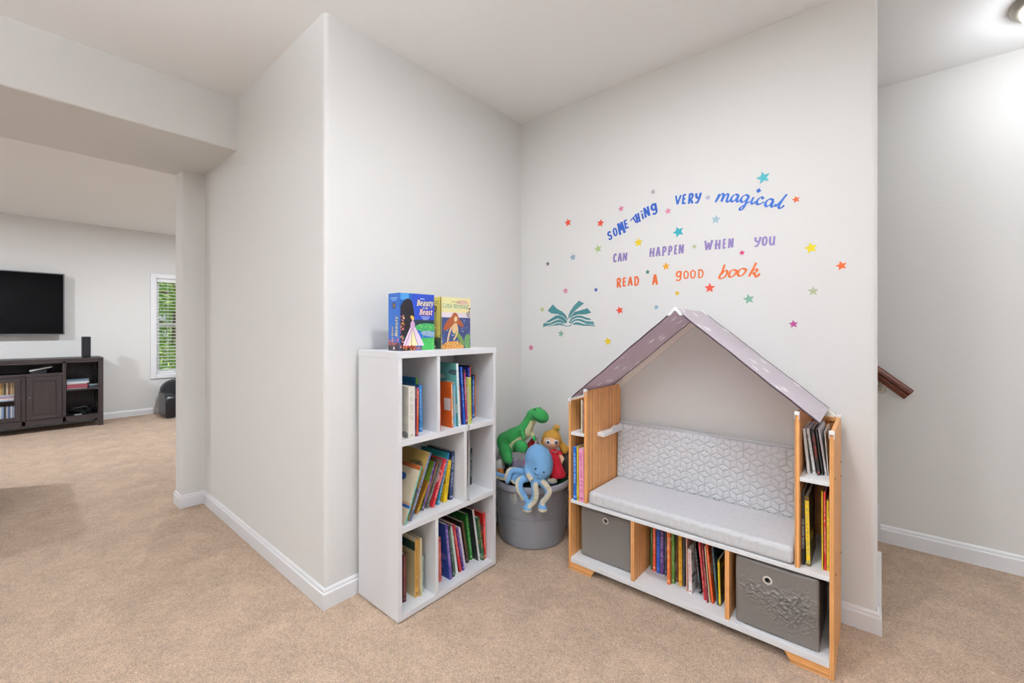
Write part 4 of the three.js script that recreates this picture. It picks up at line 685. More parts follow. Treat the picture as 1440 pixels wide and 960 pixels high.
  const starTex = canvasTex(512, 512, (c, wd, ht) => {
    c.fillStyle = '#d0c0ca'; c.fillRect(0, 0, wd, ht); speckle(c, 900, 0, 0, wd, ht, ['rgba(220,206,216,.5)', 'rgba(200,182,195,.5)'], 1, 5);
    c.fillStyle = '#f6f2f5'; for (let k = 0; k < 24; k++) { const x = rr(20, 492), y = rr(20, 492), r = k < 8 ? rr(30, 42) : rr(6, 12), a0 = rr(0, 6); c.beginPath(); for (let q = 0; q < 10; q++) { const rad = q % 2 ? r * 0.45 : r * rr(0.85, 1.1); c.lineTo(x + Math.cos(a0 + q * Math.PI / 5) * rad, y + Math.sin(a0 + q * Math.PI / 5) * rad); } c.fill(); }
  }, 2.6);
  const fab = new THREE.MeshPhysicalMaterial({ color: 0xffffff, roughness: 0.95, map: starTex, transmission: 0.7, thickness: 0 }), hemShade = std(0x4a3a44, 0.8);
  const can = new THREE.Group(); can.name = 'canopy'; t.add(can); can.userData.label = 'mauve fabric canopy printed with white stars';
  for (const [i, [ex, ey]] of eave.entries()) {
    // sheet: outer and inner face a few millimetres apart, slight slack and puckers along the hems
    const nu = 46, nv = 16, pos = [], uv = [], idx = [], s = i ? -1 : 1, start = i ? 0.05 : 0.02;
    const pt = (u, v, k) => {
      const uu = start + (1 - start) * u, x = ex + (peak[0] - ex) * uu, sag = -0.004 * Math.sin(Math.PI * u) * Math.sin(Math.PI * v), puck = 0.0007 * Math.sin(u * 34 + i) * Math.pow(Math.abs(v * 2 - 1), 6) + 0.001 * Math.sin(u * 13 + v * 5);
      const y = ey + (peak[1] - ey) * uu + sag + puck + (k ? 0.0045 : 0.0015), z = BF + 0.006 + (BB + 0.002 - BF - 0.006) * v; return [x, y, z, uu];
    };
    const L = Math.hypot(peak[0] - ex, peak[1] - ey);
    for (const k of [0, 1]) for (let a = 0; a <= nu; a++) for (let b = 0; b <= nv; b++) { const q = pt(a / nu, b / nv, k); pos.push(q[0] + 0.69, q[1], q[2] + 2.14); uv.push(q[3] * L + i * 0.31, b / nv * 0.4 + i * 0.17); }
    const id = (k, a, b) => k * (nu + 1) * (nv + 1) + a * (nv + 1) + b;
    for (let a = 0; a < nu; a++) for (let b = 0; b < nv; b++) { idx.push(id(0, a, b), id(0, a + 1, b), id(0, a + 1, b + 1), id(0, a, b), id(0, a + 1, b + 1), id(0, a, b + 1)); idx.push(id(1, a, b), id(1, a + 1, b + 1), id(1, a + 1, b), id(1, a, b), id(1, a, b + 1), id(1, a + 1, b + 1)); }
    for (let a = 0; a < nu; a++) for (const b of [0, nv]) idx.push(id(0, a, b), id(1, a, b), id(1, a + 1, b), id(0, a, b), id(1, a + 1, b), id(0, a + 1, b));
    for (let b = 0; b < nv; b++) for (const a of [0, nu]) idx.push(id(0, a, b), id(1, a, b + 1), id(1, a, b), id(0, a, b), id(0, a, b + 1), id(1, a, b + 1));
    const g = new THREE.BufferGeometry(); g.setAttribute('position', new THREE.Float32BufferAttribute(pos, 3)); g.setAttribute('uv', new THREE.Float32BufferAttribute(uv, 2)); g.setIndex(idx); 
    const gg = toCreasedNormals(g, R(40)); part('fabric', gg, fab, can);
    for (const v of [0, 1]) { const pp = []; for (let a = 0; a <= nu; a += 2) { const q = pt(a / nu, v, 0); pp.push([q[0] + 0.69, q[1] + 0.001, q[2] + 2.14 + (v ? -0.001 : 0.001)]); } part('hem_shade', tube(pp, 0.0034, { n: 60, m: 7 }), hemShade, can); }  // dark tubes stand for the shade along the hems
  }
  const plastic = std(new THREE.Color(0.86, 0.86, 0.85), 0.35);
  for (const z of [BF + 0.004, BB + 0.01]) {
    const q = new THREE.Shape(); q.moveTo(-0.034, -0.03); q.lineTo(-0.006, 0.004); q.quadraticCurveTo(0, 0.009, 0.006, 0.004); q.lineTo(0.034, -0.03); q.lineTo(0.022, -0.03); q.lineTo(0.004, -0.009); q.lineTo(-0.004, -0.009); q.lineTo(-0.022, -0.03); q.closePath();
    const g = new THREE.ExtrudeGeometry(q, { depth: 0.01, bevelEnabled: true, bevelSize: 0.001, bevelThickness: 0.001, bevelSegments: 1 }); g.translate(0, peak[1] + 0.004, z + 2.14); part('corner_bracket', g, plastic, t, 'white plastic peak bracket');
    for (const [x, y] of [[-1.157, 0.958], [-0.233, 0.958], [-1.253, 0.9], [-0.127, 0.9]]) P('corner_bracket', [bx(x - 0.0085, x + 0.0085, y - 0.004, y + 0.010, z - 0.012, z + 0.003, 0.002), bx(x - 0.0085, x - 0.006, y - 0.02, y - 0.002, z - 0.003, z + 0.0025, 0.001), bx(x + 0.006, x + 0.0085, y - 0.02, y - 0.002, z - 0.003, z + 0.0025, 0.001)], plastic, 'white plastic corner bracket');
  }
}
// ---- cushions: rounded box, quilted relief of tumbling blocks
function rhombille(x, y, s) {                       // distance to the nearest seam
  const w = Math.sqrt(3) * s; let best = 9;
  for (const oy of [0, 1]) {
    const cx = Math.round((x - oy * w / 2) / w) * w + oy * w / 2, cy = Math.round((y - oy * 1.5 * s) / (3 * s)) * 3 * s + oy * 1.5 * s;
    const px = x - cx, py = y - cy, d = Math.hypot(px, py); if (d < best) { best = d; rhombille.p = [px, py]; }
  }
  const [px, py] = rhombille.p, ax = Math.abs(px), ay = Math.abs(py);
  let d = Math.abs(Math.max(ax - w / 2, ax * 0.5 + ay * Math.sqrt(3) / 2 - w / 2));
  for (const a of [-90, 30, 150]) { const ux = Math.cos(R(a)), uy = Math.sin(R(a)), t = px * ux + py * uy; if (t > 0) d = Math.min(d, Math.abs(-px * uy + py * ux)); }
  return d;
}
function softBox(w, h, d, r, step, relief) {        // relief(axis, a, b) -> height along the outward normal
  const g0 = new THREE.BoxGeometry(w, h, d, Math.max(2, Math.round(w / step)), Math.max(2, Math.round(h / step)), Math.max(2, Math.round(d / step)));
  const p = g0.attributes.position, n = g0.attributes.normal;
  for (let i = 0; i < p.count; i++) {
    const v = V(p.getX(i), p.getY(i), p.getZ(i)), c = V(Math.max(-w / 2 + r, Math.min(w / 2 - r, v.x)), Math.max(-h / 2 + r, Math.min(h / 2 - r, v.y)), Math.max(-d / 2 + r, Math.min(d / 2 - r, v.z)));
    const dir = v.clone().sub(c); const len = dir.length() || 1; dir.divideScalar(len);
    const ax = Math.abs(n.getX(i)) > 0.5 ? 0 : Math.abs(n.getY(i)) > 0.5 ? 1 : 2, edge = Math.min(1, Math.min(...[w / 2 - Math.abs(v.x), h / 2 - Math.abs(v.y), d / 2 - Math.abs(v.z)].filter((_, k) => k !== ax)) / (r * 0.8));
    const o = c.addScaledVector(dir, r + (relief ? relief(ax, v, n) * Math.max(0, edge) : 0)); p.setXYZ(i, o.x, o.y, o.z);
  }
  g0.deleteAttribute('normal'); g0.deleteAttribute('uv');
  const g = mergeVertices(g0, 1e-5); g.computeVertexNormals();
  const q = g.attributes.position, nn = g.attributes.normal, uv = new Float32Array(q.count * 2);
  for (let i = 0; i < q.count; i++) { const top = Math.abs(nn.getY(i)) > 0.7; uv[i * 2] = q.getX(i) + (Math.abs(nn.getX(i)) > 0.7 ? q.getZ(i) : 0); uv[i * 2 + 1] = top ? q.getZ(i) : q.getY(i); }
  g.setAttribute('uv', new THREE.BufferAttribute(uv, 2));
  return g;
}
const QS = 0.034, grooveShadeTex = (strength) => {         // knit with the shade of the quilting grooves painted as darker lines; one repeat is one pair of block rows
  const W = 256, Hh = Math.round(W * 3 / Math.sqrt(3)), c = document.createElement('canvas'); c.width = W * 2; c.height = Hh * 2; const g = c.getContext('2d'), im = g.createImageData(W * 2, Hh * 2);
  for (let y = 0; y < Hh * 2; y++) for (let x = 0; x < W * 2; x++) {
    const d = rhombille(x / W * Math.sqrt(3) * QS, -y / Hh * 3 * QS, QS), n = k1[(y * 2 % 512) * 512 + (x * 2 % 512)] - 0.5, st = k1[((y >> 4) % 512) * 512 + (x * 3 % 512)] - 0.5;
    const k = (0.955 + 0.05 * n + 0.08 * st) * (1 - strength * Math.exp(-(d * d) / (0.0011 * 0.0011))), i = (y * W * 2 + x) * 4;
    im.data[i] = 221 * k; im.data[i + 1] = 221 * k; im.data[i + 2] = 223 * k; im.data[i + 3] = 255;
  }
  g.putImageData(im, 0, 0); const t = new THREE.CanvasTexture(c); t.colorSpace = THREE.SRGBColorSpace; t.magFilter = THREE.LinearFilter; t.wrapS = t.wrapT = THREE.RepeatWrapping; t.repeat.set(1 / (2 * Math.sqrt(3) * QS), 1 / (6 * QS)); return t;
};
const matQuilt = std(0xffffff, 0.95, { map: grooveShadeTex(0.13), bumpMap: knitBump, bumpScale: 0.0005 }), matQuiltTop = std(0xffffff, 0.95, { map: grooveShadeTex(0.05), bumpMap: knitBump, bumpScale: 0.0006 });
const groove = (d, wd) => -Math.exp(-(d * d) / (wd * wd));
{
  const relief = (ax, v, n) => {
    if (ax === 2) { const d = rhombille(v.x, v.y, QS), col = (v.x / 0.0125) - Math.round(v.x / 0.0125); return 0.0052 * groove(d, 0.0032) + 0.0004 * Math.cos(col * Math.PI * 2) + 0.0012; }
    return 0;
  };
  const b = thing('back_cushion', 'light grey quilted back cushion with a tumbling block pattern standing on the seat', 'cushion', [-0.695, 0.5805, -2.298]);
  part('cover', softBox(0.90, 0.317, 0.045, 0.012, 0.0024, relief), matQuilt, b); b.rotation.x = R(-1.2);
  const relief2 = (ax, v) => {
    if (ax === 1) { const d = rhombille(v.x, v.z, QS); return 0.0009 * groove(d, 0.002) + 0.0005 * Math.sin(v.x * 41 + Math.sin(v.z * 23) * 1.5) + 0.0004 * Math.sin(v.x * 90 + v.z * 12); }
    if (ax === 2) { const k = v.x / 0.033, f = k - Math.round(k), on = Math.sin(Math.round(k) * 12.9) > -0.5 ? 1 : 0.4; return 0.0028 * groove(f * 0.033 + 0.006 * Math.sin(v.y * 60 + Math.round(k) * 2), 0.0026) * on; }
    return 0;
  };
  const c = thing('seat_cushion', 'light grey flat seat cushion lying along the bench', 'cushion', [-0.694, 0.4065, -2.1105]);
  part('cover', softBox(0.898, 0.066, 0.327, 0.018, 0.0032, relief2), matQuiltTop, c);
}
// ---- two grey fabric bins under the seat
const sample = (g, u, v) => { const n = 512, x = (((u % 1) + 1) % 1) * n, y = (((v % 1) + 1) % 1) * n, i = Math.floor(x), j = Math.floor(y), a = x - i, b = y - j, A = (q, w) => g[(w % n) * n + q % n]; return (A(i, j) * (1 - a) + A(i + 1, j) * a) * (1 - b) + (A(i, j + 1) * (1 - a) + A(i + 1, j + 1) * a) * b; };
function fabricBin(label, x, z, w, h, d, gx, gy, wrinkle) {
  const t = thing('fabric_bin', label, 'storage bin', [x, 0.0665, z], 0, 'grey fabric bins under the bench seat');
  const relief = (ax, v, n) => {
    let k = 0;
    if (ax === 2 && n) {
      const q = Math.hypot(v.x - gx, v.y - gy);
      if (v.z > 0) { k -= 0.11 * (1 - Math.min(1, Math.max(0, (q - 0.0125) / 0.002))); }
      k += 0.0022 * Math.sin(v.x * 17 + v.y * 9) * Math.sin(v.y * 13 - v.x * 5);
      if (wrinkle) {
        const m = Math.exp(-(((v.x - 0.055) / 0.075) ** 2 + ((v.y - 0.01) / 0.045) ** 2)) + 0.55 * Math.exp(-(((v.x + 0.075) / 0.05) ** 2 + ((v.y - 0.02) / 0.04) ** 2)) + 0.35 * Math.exp(-(((v.x - 0.06) / 0.08) ** 2 + ((v.y + 0.06) / 0.04) ** 2));
        const ridge = (g, s, a) => 1 - Math.abs(2 * sample(g, (v.x * Math.cos(a) - v.y * Math.sin(a)) * s + 0.31, (v.x * Math.sin(a) + v.y * Math.cos(a)) * s * 1.3 + 0.57) - 1);
        k += Math.min(1, m) * (0.011 * ridge(p2, 1.9, 0.4) ** 2 + 0.006 * ridge(p2, 3.7, 1.3) ** 2 + 0.002 * ridge(p1, 2.2, 0.2)) + m * 0.001 - Math.min(1, m) * 0.004;
      }
    }
    return k;
  };
  const g = softBox(w, h, d, 0.011, 0.0027, relief); g.translate(0, h / 2, 0);
  part('body', g, wrinkle ? matBinShiny : matBin, t);
  const ring = new THREE.TorusGeometry(0.0135, 0.0034, 10, 32); ring.scale(1, 1, 0.6); ring.translate(gx, gy + h / 2, d / 2 + 0.0012);
  part('grommet', ring, std(0xd9d2c6, 0.4), t);
}
const matBinShiny = std(0xffffff, 0.3, { map: nonwoven, bumpMap: nonwovenBump, bumpScale: 0.0003 });
fabricBin('smooth dark grey fabric bin with a round grommet under the left end of the seat', -1.0745, -2.155, 0.288, 0.268, 0.305, 0.004, 0.088, false);
fabricBin('crumpled grey fabric bin with a round grommet under the right end of the seat', -0.3085, -2.118, 0.286, 0.274, 0.305, -0.026, 0.074, true);

// ================================================================ wall stickers
const STARS=[[-1.539,1.976,0.0274,8,'#d9472e','red star decal highest on the far left of the wall lettering'],
[-1.302,1.935,0.0260,-12,'#d9472e','red star decal just left of the first blue word on the wall'],
[-1.165,1.999,0.0203,10,'#d07a9c','pink star decal above the start of the first blue word'],
[-0.969,2.059,0.0172,14,'#a9a6ab','grey star decal above the end of the first blue word'],
[-0.884,1.934,0.0193,6,'#db84a4','pink star decal between the two upright blue words'],
[-0.827,1.811,0.0316,20,'#23a0ac','teal star decal above the long purple word'],
[-1.056,1.783,0.0279,4,'#e3c41c','yellow star decal above the short first purple word'],
[-1.319,1.778,0.0271,12,'#a9bd7c','sage green star decal left of the short first purple word'],
[-1.502,1.746,0.0250,8,'#8fa3b9','blue grey star decal left of the sage green star'],
[-1.702,1.723,0.0166,0,'#5f566b','tiny dark plum star decal nearest the corner of the wall'],
[-0.895,1.629,0.0230,5,'#e0a01e','amber star decal below the long purple word'],
[-1.001,1.607,0.0149,8,'#2c6668','small dark teal star decal between two orange words'],
[-1.559,1.532,0.0235,10,'#d487a5','pink star decal above the open book decal'],
[-1.334,1.525,0.0155,15,'#2a4a9c','small navy blue star decal upper right of the open book decal'],
[-0.834,1.477,0.0162,-6,'#d9b22a','mustard star decal below the rounded orange word'],
[-1.748,1.415,0.0213,10,'#b9bf86','pale lime star decal beside the left page of the open book decal'],
[-1.174,1.393,0.0257,16,'#d8402c','red star decal right of the open book decal'],
[-0.950,1.404,0.0162,10,'#87a7ba','pale blue star decal left of the canopy peak'],
[-1.594,1.250,0.0253,-8,'#7fa98f','grey green star decal just under the open book decal'],
[-1.252,1.206,0.0274,6,'#dfc018','yellow star decal alone above the left canopy slope'],
[-1.845,1.151,0.0259,8,'#d3789a','pink star decal lowest on the left beside the room corner'],
[-0.421,2.014,0.0310,12,'#3fabb5','large turquoise star decal topmost above the blue script word'],
[-0.675,1.968,0.0159,14,'#b6afc6','pale lilac star decal between the blue upright and script words'],
[-0.288,1.882,0.0173,10,'#dd5f27','orange star decal at the end of the blue script word'],
[-0.636,1.847,0.0245,-8,'#9dbac5','pale blue star decal under the blue script word'],
[-0.743,1.720,0.0149,12,'#b4ba8e','small sage star decal between two purple words'],
[-0.514,1.661,0.0145,0,'#c31f63','small magenta star decal below the gap between purple words'],
[-0.231,1.650,0.0266,10,'#e6d014','large bright yellow star decal right of the purple line'],
[-0.121,1.559,0.0218,14,'#e1621f','orange star decal farthest right on the wall'],
[-0.666,1.495,0.0274,-2,'#dd5138','coral red star decal under the orange script word'],
[-0.484,1.429,0.0266,10,'#7fad95','grey green star decal above the right canopy slope'],
[-0.223,1.453,0.0224,0,'#b2b795','sage grey star decal below the large yellow star'],
[-0.298,1.304,0.0195,6,'#ab3f84','purple magenta star decal lowest on the right of the wall']];
const WORDS=[['SOMETHING','#1f56b5',[['S',-1.238,1.849,0.033,0.054,15],['O',-1.203,1.866,0.030,0.051,15],['M',-1.165,1.882,0.044,0.076,15],['E',-1.132,1.901,0.031,0.054,14],['T',-1.079,1.917,0.046,0.043,36],['H',-1.060,1.926,0.029,0.058,14],['i',-1.033,1.940,0.023,0.056,14],['N',-1.006,1.951,0.039,0.062,14],['g',-0.962,1.960,0.042,0.064,14]]],
['VERY','#1f5cb8',[['V',-0.829,1.986,0.035,0.051,-5],['E',-0.796,1.983,0.026,0.053,-5],['R',-0.761,1.979,0.032,0.056,-5],['y',-0.724,1.975,0.035,0.056,-5]]],
['CAN','#8a76ac',[['C',-1.204,1.709,0.026,0.053,-2],['A',-1.173,1.709,0.029,0.052,-2],['N',-1.140,1.709,0.031,0.050,-2]]],
['HAPPEN','#8c7ab0',[['H',-0.975,1.716,0.034,0.053,-2],['A',-0.940,1.716,0.028,0.053,-2],['P',-0.905,1.714,0.028,0.054,-2],['P',-0.872,1.713,0.027,0.052,-2],['E',-0.841,1.715,0.022,0.051,-2],['N',-0.812,1.715,0.031,0.052,-2]]],
['WHEN','#8c7ab0',[['W',-0.672,1.719,0.041,0.052,-2],['H',-0.627,1.716,0.032,0.051,-2],['E',-0.595,1.716,0.020,0.050,-2],['N',-0.565,1.715,0.028,0.050,-2]]],
['YOU','#8f7fb4',[['y',-0.445,1.706,0.033,0.049,-4],['O',-0.415,1.706,0.026,0.045,-4],['u',-0.384,1.703,0.028,0.045,-4]]],
['READ','#d8622c',[['R',-1.179,1.557,0.033,0.058,-0],['E',-1.143,1.560,0.028,0.054,-0],['A',-1.107,1.561,0.032,0.053,-0],['D',-1.068,1.560,0.032,0.054,-0]]],
['A','#d96428',[['A',-0.958,1.560,0.034,0.059,-0]]],
['GOOD','#dd6a2a',[['g',-0.825,1.570,0.037,0.054,-1],['o',-0.786,1.574,0.031,0.044,-1],['o',-0.750,1.574,0.032,0.045,-1],['D',-0.711,1.573,0.031,0.045,-1]]]];
const SCRIPT={magical:[[[-0.6373,1.9376],[-0.6234,1.9660],[-0.6186,1.9754],[-0.6270,1.9577],[-0.6331,1.9420],[-0.6162,1.9672],[-0.6030,1.9735],[-0.5994,1.9663],[-0.6066,1.9433],[-0.6089,1.9334],[-0.5946,1.9602],[-0.5816,1.9679],[-0.5769,1.9605],[-0.5828,1.9412],[-0.5840,1.9312],[-0.5781,1.9262],[-0.5675,1.9344]],
[[-0.5305,1.9499],[-0.5432,1.9575],[-0.5582,1.9491],[-0.5640,1.9337],[-0.5582,1.9236],[-0.5443,1.9298],[-0.5294,1.9484],[-0.5363,1.9308],[-0.5363,1.9194],[-0.5271,1.9202],[-0.5203,1.9277]],
[[-0.4854,1.9383],[-0.4966,1.9455],[-0.5124,1.9387],[-0.5192,1.9237],[-0.5124,1.9123],[-0.4977,1.9182],[-0.4832,1.9366],[-0.4944,1.9114],[-0.5045,1.8883],[-0.5157,1.8753],[-0.5248,1.8782],[-0.5203,1.8874],[-0.5000,1.8987],[-0.4799,1.9098]],
[[-0.4633,1.9264],[-0.4710,1.9106],[-0.4721,1.8996],[-0.4655,1.8959],[-0.4535,1.9047]],
[[-0.4459,1.9524],[-0.4361,1.9577]],
[[-0.4222,1.9121],[-0.4275,1.9205],[-0.4405,1.9157],[-0.4491,1.9014],[-0.4459,1.8897],[-0.4340,1.8887],[-0.4179,1.8966]],
[[-0.3789,1.8964],[-0.3915,1.9048],[-0.4062,1.8980],[-0.4126,1.8834],[-0.4073,1.8715],[-0.3936,1.8762],[-0.3789,1.8939],[-0.3852,1.8771],[-0.3862,1.8664],[-0.3768,1.8671],[-0.3675,1.8749]],
[[-0.3706,1.8647],[-0.3521,1.8816],[-0.3318,1.9038],[-0.3237,1.9140],[-0.3338,1.9018],[-0.3480,1.8796],[-0.3572,1.8610],[-0.3521,1.8529],[-0.3419,1.8570],[-0.3358,1.8630]]],
book:[[[-0.5946,1.6079],[-0.6030,1.5816],[-0.6162,1.5556],[-0.6198,1.5443],[-0.6101,1.5397],[-0.5923,1.5499],[-0.5816,1.5682],[-0.5840,1.5787],[-0.5946,1.5770],[-0.6078,1.5627]],
[[-0.5501,1.5795],[-0.5629,1.5768],[-0.5722,1.5610],[-0.5710,1.5469],[-0.5594,1.5447],[-0.5455,1.5563],[-0.5386,1.5721],[-0.5501,1.5795]],
[[-0.5090,1.5821],[-0.5214,1.5794],[-0.5317,1.5640],[-0.5305,1.5500],[-0.5180,1.5464],[-0.5033,1.5590],[-0.4966,1.5759],[-0.5090,1.5821]],
[[-0.4524,1.6040],[-0.4623,1.5815],[-0.4755,1.5567],[-0.4832,1.5387],[-0.4721,1.5601],[-0.4557,1.5735],[-0.4470,1.5715],[-0.4513,1.5608],[-0.4644,1.5557],[-0.4568,1.5477],[-0.4524,1.5362],[-0.4448,1.5381],[-0.4372,1.5498]]]};
const PAGES=[[[-1.6597,1.4467],[-1.7018,1.4061],[-1.6706,1.3857],[-1.6166,1.3800],[-1.5743,1.3644],[-1.5431,1.3362],[-1.5431,1.3479],[-1.5604,1.3773],[-1.5883,1.3985],[-1.6273,1.4173]],
[[-1.4571,1.4633],[-1.4188,1.4442],[-1.4654,1.4137],[-1.4988,1.3875],[-1.5260,1.3592],[-1.5376,1.3455],[-1.5355,1.3681],[-1.5225,1.3967],[-1.4955,1.4305]],
[[-1.3936,1.4129],[-1.3666,1.3842],[-1.4065,1.3745],[-1.4654,1.3746],[-1.5022,1.3645],[-1.5321,1.3390],[-1.5191,1.3619],[-1.4887,1.3915],[-1.4456,1.4003]],
[[-1.7222,1.3264],[-1.6706,1.3528],[-1.6344,1.3715],[-1.6024,1.3718],[-1.5708,1.3571],[-1.5445,1.3299],[-1.5604,1.3160],[-1.5830,1.3397],[-1.6166,1.3520],[-1.6560,1.3407],[-1.6926,1.3261]],
[[-1.7372,1.3220],[-1.6852,1.3194],[-1.6452,1.3360],[-1.6095,1.3453],[-1.5848,1.3382],[-1.5656,1.3175],[-1.5743,1.3161],[-1.6024,1.3252],[-1.6344,1.3226],[-1.6742,1.3095],[-1.7428,1.2947]],
[[-1.7073,1.2961],[-1.6669,1.3058],[-1.6273,1.3180],[-1.5953,1.3187],[-1.5708,1.3088],[-1.5569,1.2991],[-1.5778,1.3039],[-1.6059,1.3081],[-1.6524,1.3034]],
[[-1.5345,1.3245],[-1.5056,1.3559],[-1.4720,1.3682],[-1.4357,1.3660],[-1.4065,1.3542],[-1.3777,1.3481],[-1.3656,1.3379],[-1.4001,1.3395],[-1.4357,1.3519],[-1.4720,1.3553],[-1.5022,1.3443],[-1.5260,1.3186]],
[[-1.5243,1.3163],[-1.4955,1.3414],[-1.4687,1.3481],[-1.4357,1.3434],[-1.4065,1.3317],[-1.3524,1.3282],[-1.3436,1.3093],[-1.3968,1.3113],[-1.4259,1.3234],[-1.4621,1.3352],[-1.4887,1.3327],[-1.5123,1.3156]],
[[-1.5090,1.3113],[-1.4820,1.3254],[-1.4588,1.3238],[-1.4259,1.3135],[-1.3809,1.3076],[-1.3461,1.3054],[-1.3367,1.2990],[-1.3809,1.3006],[-1.4259,1.3022],[-1.4720,1.3096],[-1.4988,1.3092]],
[[-1.5604,1.3067],[-1.5431,1.3008],[-1.5243,1.3056],[-1.5056,1.3127],[-1.5191,1.3012],[-1.5431,1.2973],[-1.5569,1.2997]]];

const WZ = -2.3698;
const starShape = (r) => { const s = new THREE.Shape(); for (let q = 0; q < 10; q++) { const a = Math.PI / 2 + q * Math.PI / 5, k = q % 2 ? r * 0.47 : r; q ? s.lineTo(Math.cos(a) * k, Math.sin(a) * k) : s.moveTo(Math.cos(a) * k, Math.sin(a) * k); } s.closePath(); return s; };
for (const [x, y, r, rot, col, label] of STARS) {
  const m = new THREE.Mesh(new THREE.ExtrudeGeometry(starShape(r), { depth: 0.0006, bevelEnabled: false }), std(col, 0.55));
  m.name = numbered('star_sticker'); m.position.set(x, y, WZ); m.rotation.z = R(rot); m.castShadow = m.receiveShadow = true; scene.add(m);
  tag(m, label, 'star sticker', 'star stickers scattered over the lettered wall');
}
// brush letters in a unit square: strokes as points; 'c' closes, straight when two points or flagged
const GLYPH = {
  S: [[[.85, .86], [.5, 1], [.14, .82], [.2, .6], [.6, .48], [.84, .3], [.62, .04], [.3, .0], [.08, .16]]],
  O: [[[.5, 1], [.16, .84], [.08, .45], [.22, .06], [.52, .0], [.84, .2], [.92, .6], [.76, .92], [.5, 1]]],
  M: [[[.06, 0], [.16, 1]], [[.16, 1], [.5, .36]], [[.5, .36], [.84, 1]], [[.84, 1], [.96, 0]]],
  E: [[[.16, 0], [.2, 1]], [[.2, .97], [.9, 1]], [[.18, .52], [.74, .55]], [[.16, .03], [.88, .04]]],
  T: [[[.0, .92], [1, 1]], [[.52, .95], [.46, 0]]],
  H: [[[.14, 0], [.2, 1]], [[.82, 0], [.88, 1]], [[-.04, .46], [.98, .54]]],
  i: [[[.5, 0], [.52, .62]], [[.5, .86], [.54, .95]]],
  N: [[[.1, 0], [.16, 1]], [[.16, 1], [.82, .04]], [[.82, .04], [.9, 1]]],
  g: [[[.8, .9], [.48, 1], [.14, .8], [.18, .52], [.5, .42], [.78, .58], [.84, .9]], [[.86, 1], [.82, .5], [.76, .12], [.42, 0], [.1, .1]]],
  V: [[[.02, 1], [.44, 0]], [[.44, 0], [.96, 1]]],
  R: [[[.14, 0], [.16, 1]], [[.16, .97], [.62, 1], [.86, .78], [.66, .54], [.18, .48]], [[.42, .48], [.94, 0]]],
  y: [[[.06, 1], [.2, .6], [.48, .48]], [[.92, 1], [.7, .4], [.4, .02], [.1, .04]], [[.2, .6], [.56, .52], [.76, .6]]],
  C: [[[.88, .84], [.6, 1], [.22, .86], [.08, .46], [.24, .08], [.56, 0], [.9, .16]]],
  A: [[[.04, 0], [.46, 1]], [[.46, 1], [.58, 1]], [[.58, 1], [.96, 0]], [[.2, .32], [.84, .34]]],
  P: [[[.16, 0], [.2, 1]], [[.18, .97], [.66, 1], [.9, .74], [.62, .46], [.2, .42]]],
  W: [[[.02, 1], [.22, 0]], [[.22, 0], [.5, .74]], [[.5, .74], [.72, 0]], [[.72, 0], [1, 1]]],
  u: [[[.08, 1], [.12, .3], [.36, .02], [.66, .1], [.84, .4]], [[.86, 1], [.88, 0]]],
  D: [[[.16, 0], [.16, 1]], [[.04, .98], [.56, 1], [.9, .74], [.92, .34], [.62, .02], [.06, .02]]],
  o: [[[.5, 1], [.16, .84], [.1, .4], [.3, .02], [.66, .02], [.9, .36], [.86, .8], [.5, 1]]],
};
for (const [word, col, letters] of WORDS) {
  const label = { SOMETHING: 'upright blue lettering SOMETHING with a slipped letter T', VERY: 'upright blue lettering VERY, before the blue script word', CAN: 'purple lettering CAN, first word of the purple line', HAPPEN: 'purple lettering HAPPEN in the middle of the purple line', WHEN: 'purple lettering WHEN, third word of the purple line', YOU: 'purple lettering YOU at the end of the purple line', READ: 'orange lettering READ, first word of the orange line', A: 'single orange letter A between two orange words', GOOD: 'rounded orange lettering GOOD before the orange script word' }[word];
  const t = thing('wall_lettering', label, 'wall lettering', [letters[0][1], letters[0][2], WZ], 0, 'lettering stickers of the wall quotation'), m = std(col, 0.55);
  for (const [ch, x, y, w, h, rot] of letters) {
    const th = h * (word === 'GOOD' ? 0.17 : 0.195), iw = w * 1.08 - th, ih = h * 1.06 - th * 0.9, gs = [];
    GLYPH[ch].forEach((st, k) => { gs.push(ribbon(st.map(([a, b]) => [(a - 0.5) * iw, (b - 0.5) * ih]), (q, ang) => th * (0.86 + 0.14 * Math.abs(Math.sin(ang)) + 0.1 * Math.sin(q * 5 + k)), 0.0006 + k * 0.00004, st.length > 2, 20)); });
    const l = part('letter', gs, m, t); l.position.set(x - letters[0][1], y - letters[0][2], 0); l.rotation.z = R(rot);
  }
}
for (const [word, col, label] of [['magical', '#2263bf', 'blue script lettering magical at the upper right of the quotation'], ['book', '#dd6a28', 'orange script lettering book at the end of the quotation']]) {
  const S = SCRIPT[word], t = thing('wall_lettering', label, 'wall lettering', [S[0][0][0], S[0][0][1], WZ], 0, 'lettering stickers of the wall quotation'), m = std(col, 0.55);
  S.forEach((st, k) => part('letter', ribbon(st.map(([x, y]) => [x - S[0][0][0], y - S[0][0][1]]), (q, a) => (st.length === 2 ? 0.017 : 0.0046 + 0.0075 * Math.abs(Math.sin(a - 0.35)) ** 1.2), 0.0006 + (k % 2) * 0.00004, true, Math.max(10, st.length * 5)), m, t));
}
{
  const t = thing('book_sticker', 'teal open book decal with fanned pages low on the lettered wall', 'wall sticker', [-1.56, 1.33, WZ]), m = std('#3b7b80', 0.55), m2 = std('#4d878c', 0.55);
  PAGES.forEach((p, k) => { const s = new THREE.Shape(); p.forEach(([x, y], i) => (i ? s.lineTo(x + 1.56, y - 1.33) : s.moveTo(x + 1.56, y - 1.33))); s.closePath(); part('page', new THREE.ExtrudeGeometry(s, { depth: 0.0006, bevelEnabled: false }), k % 3 === 1 ? m2 : m, t); });
}

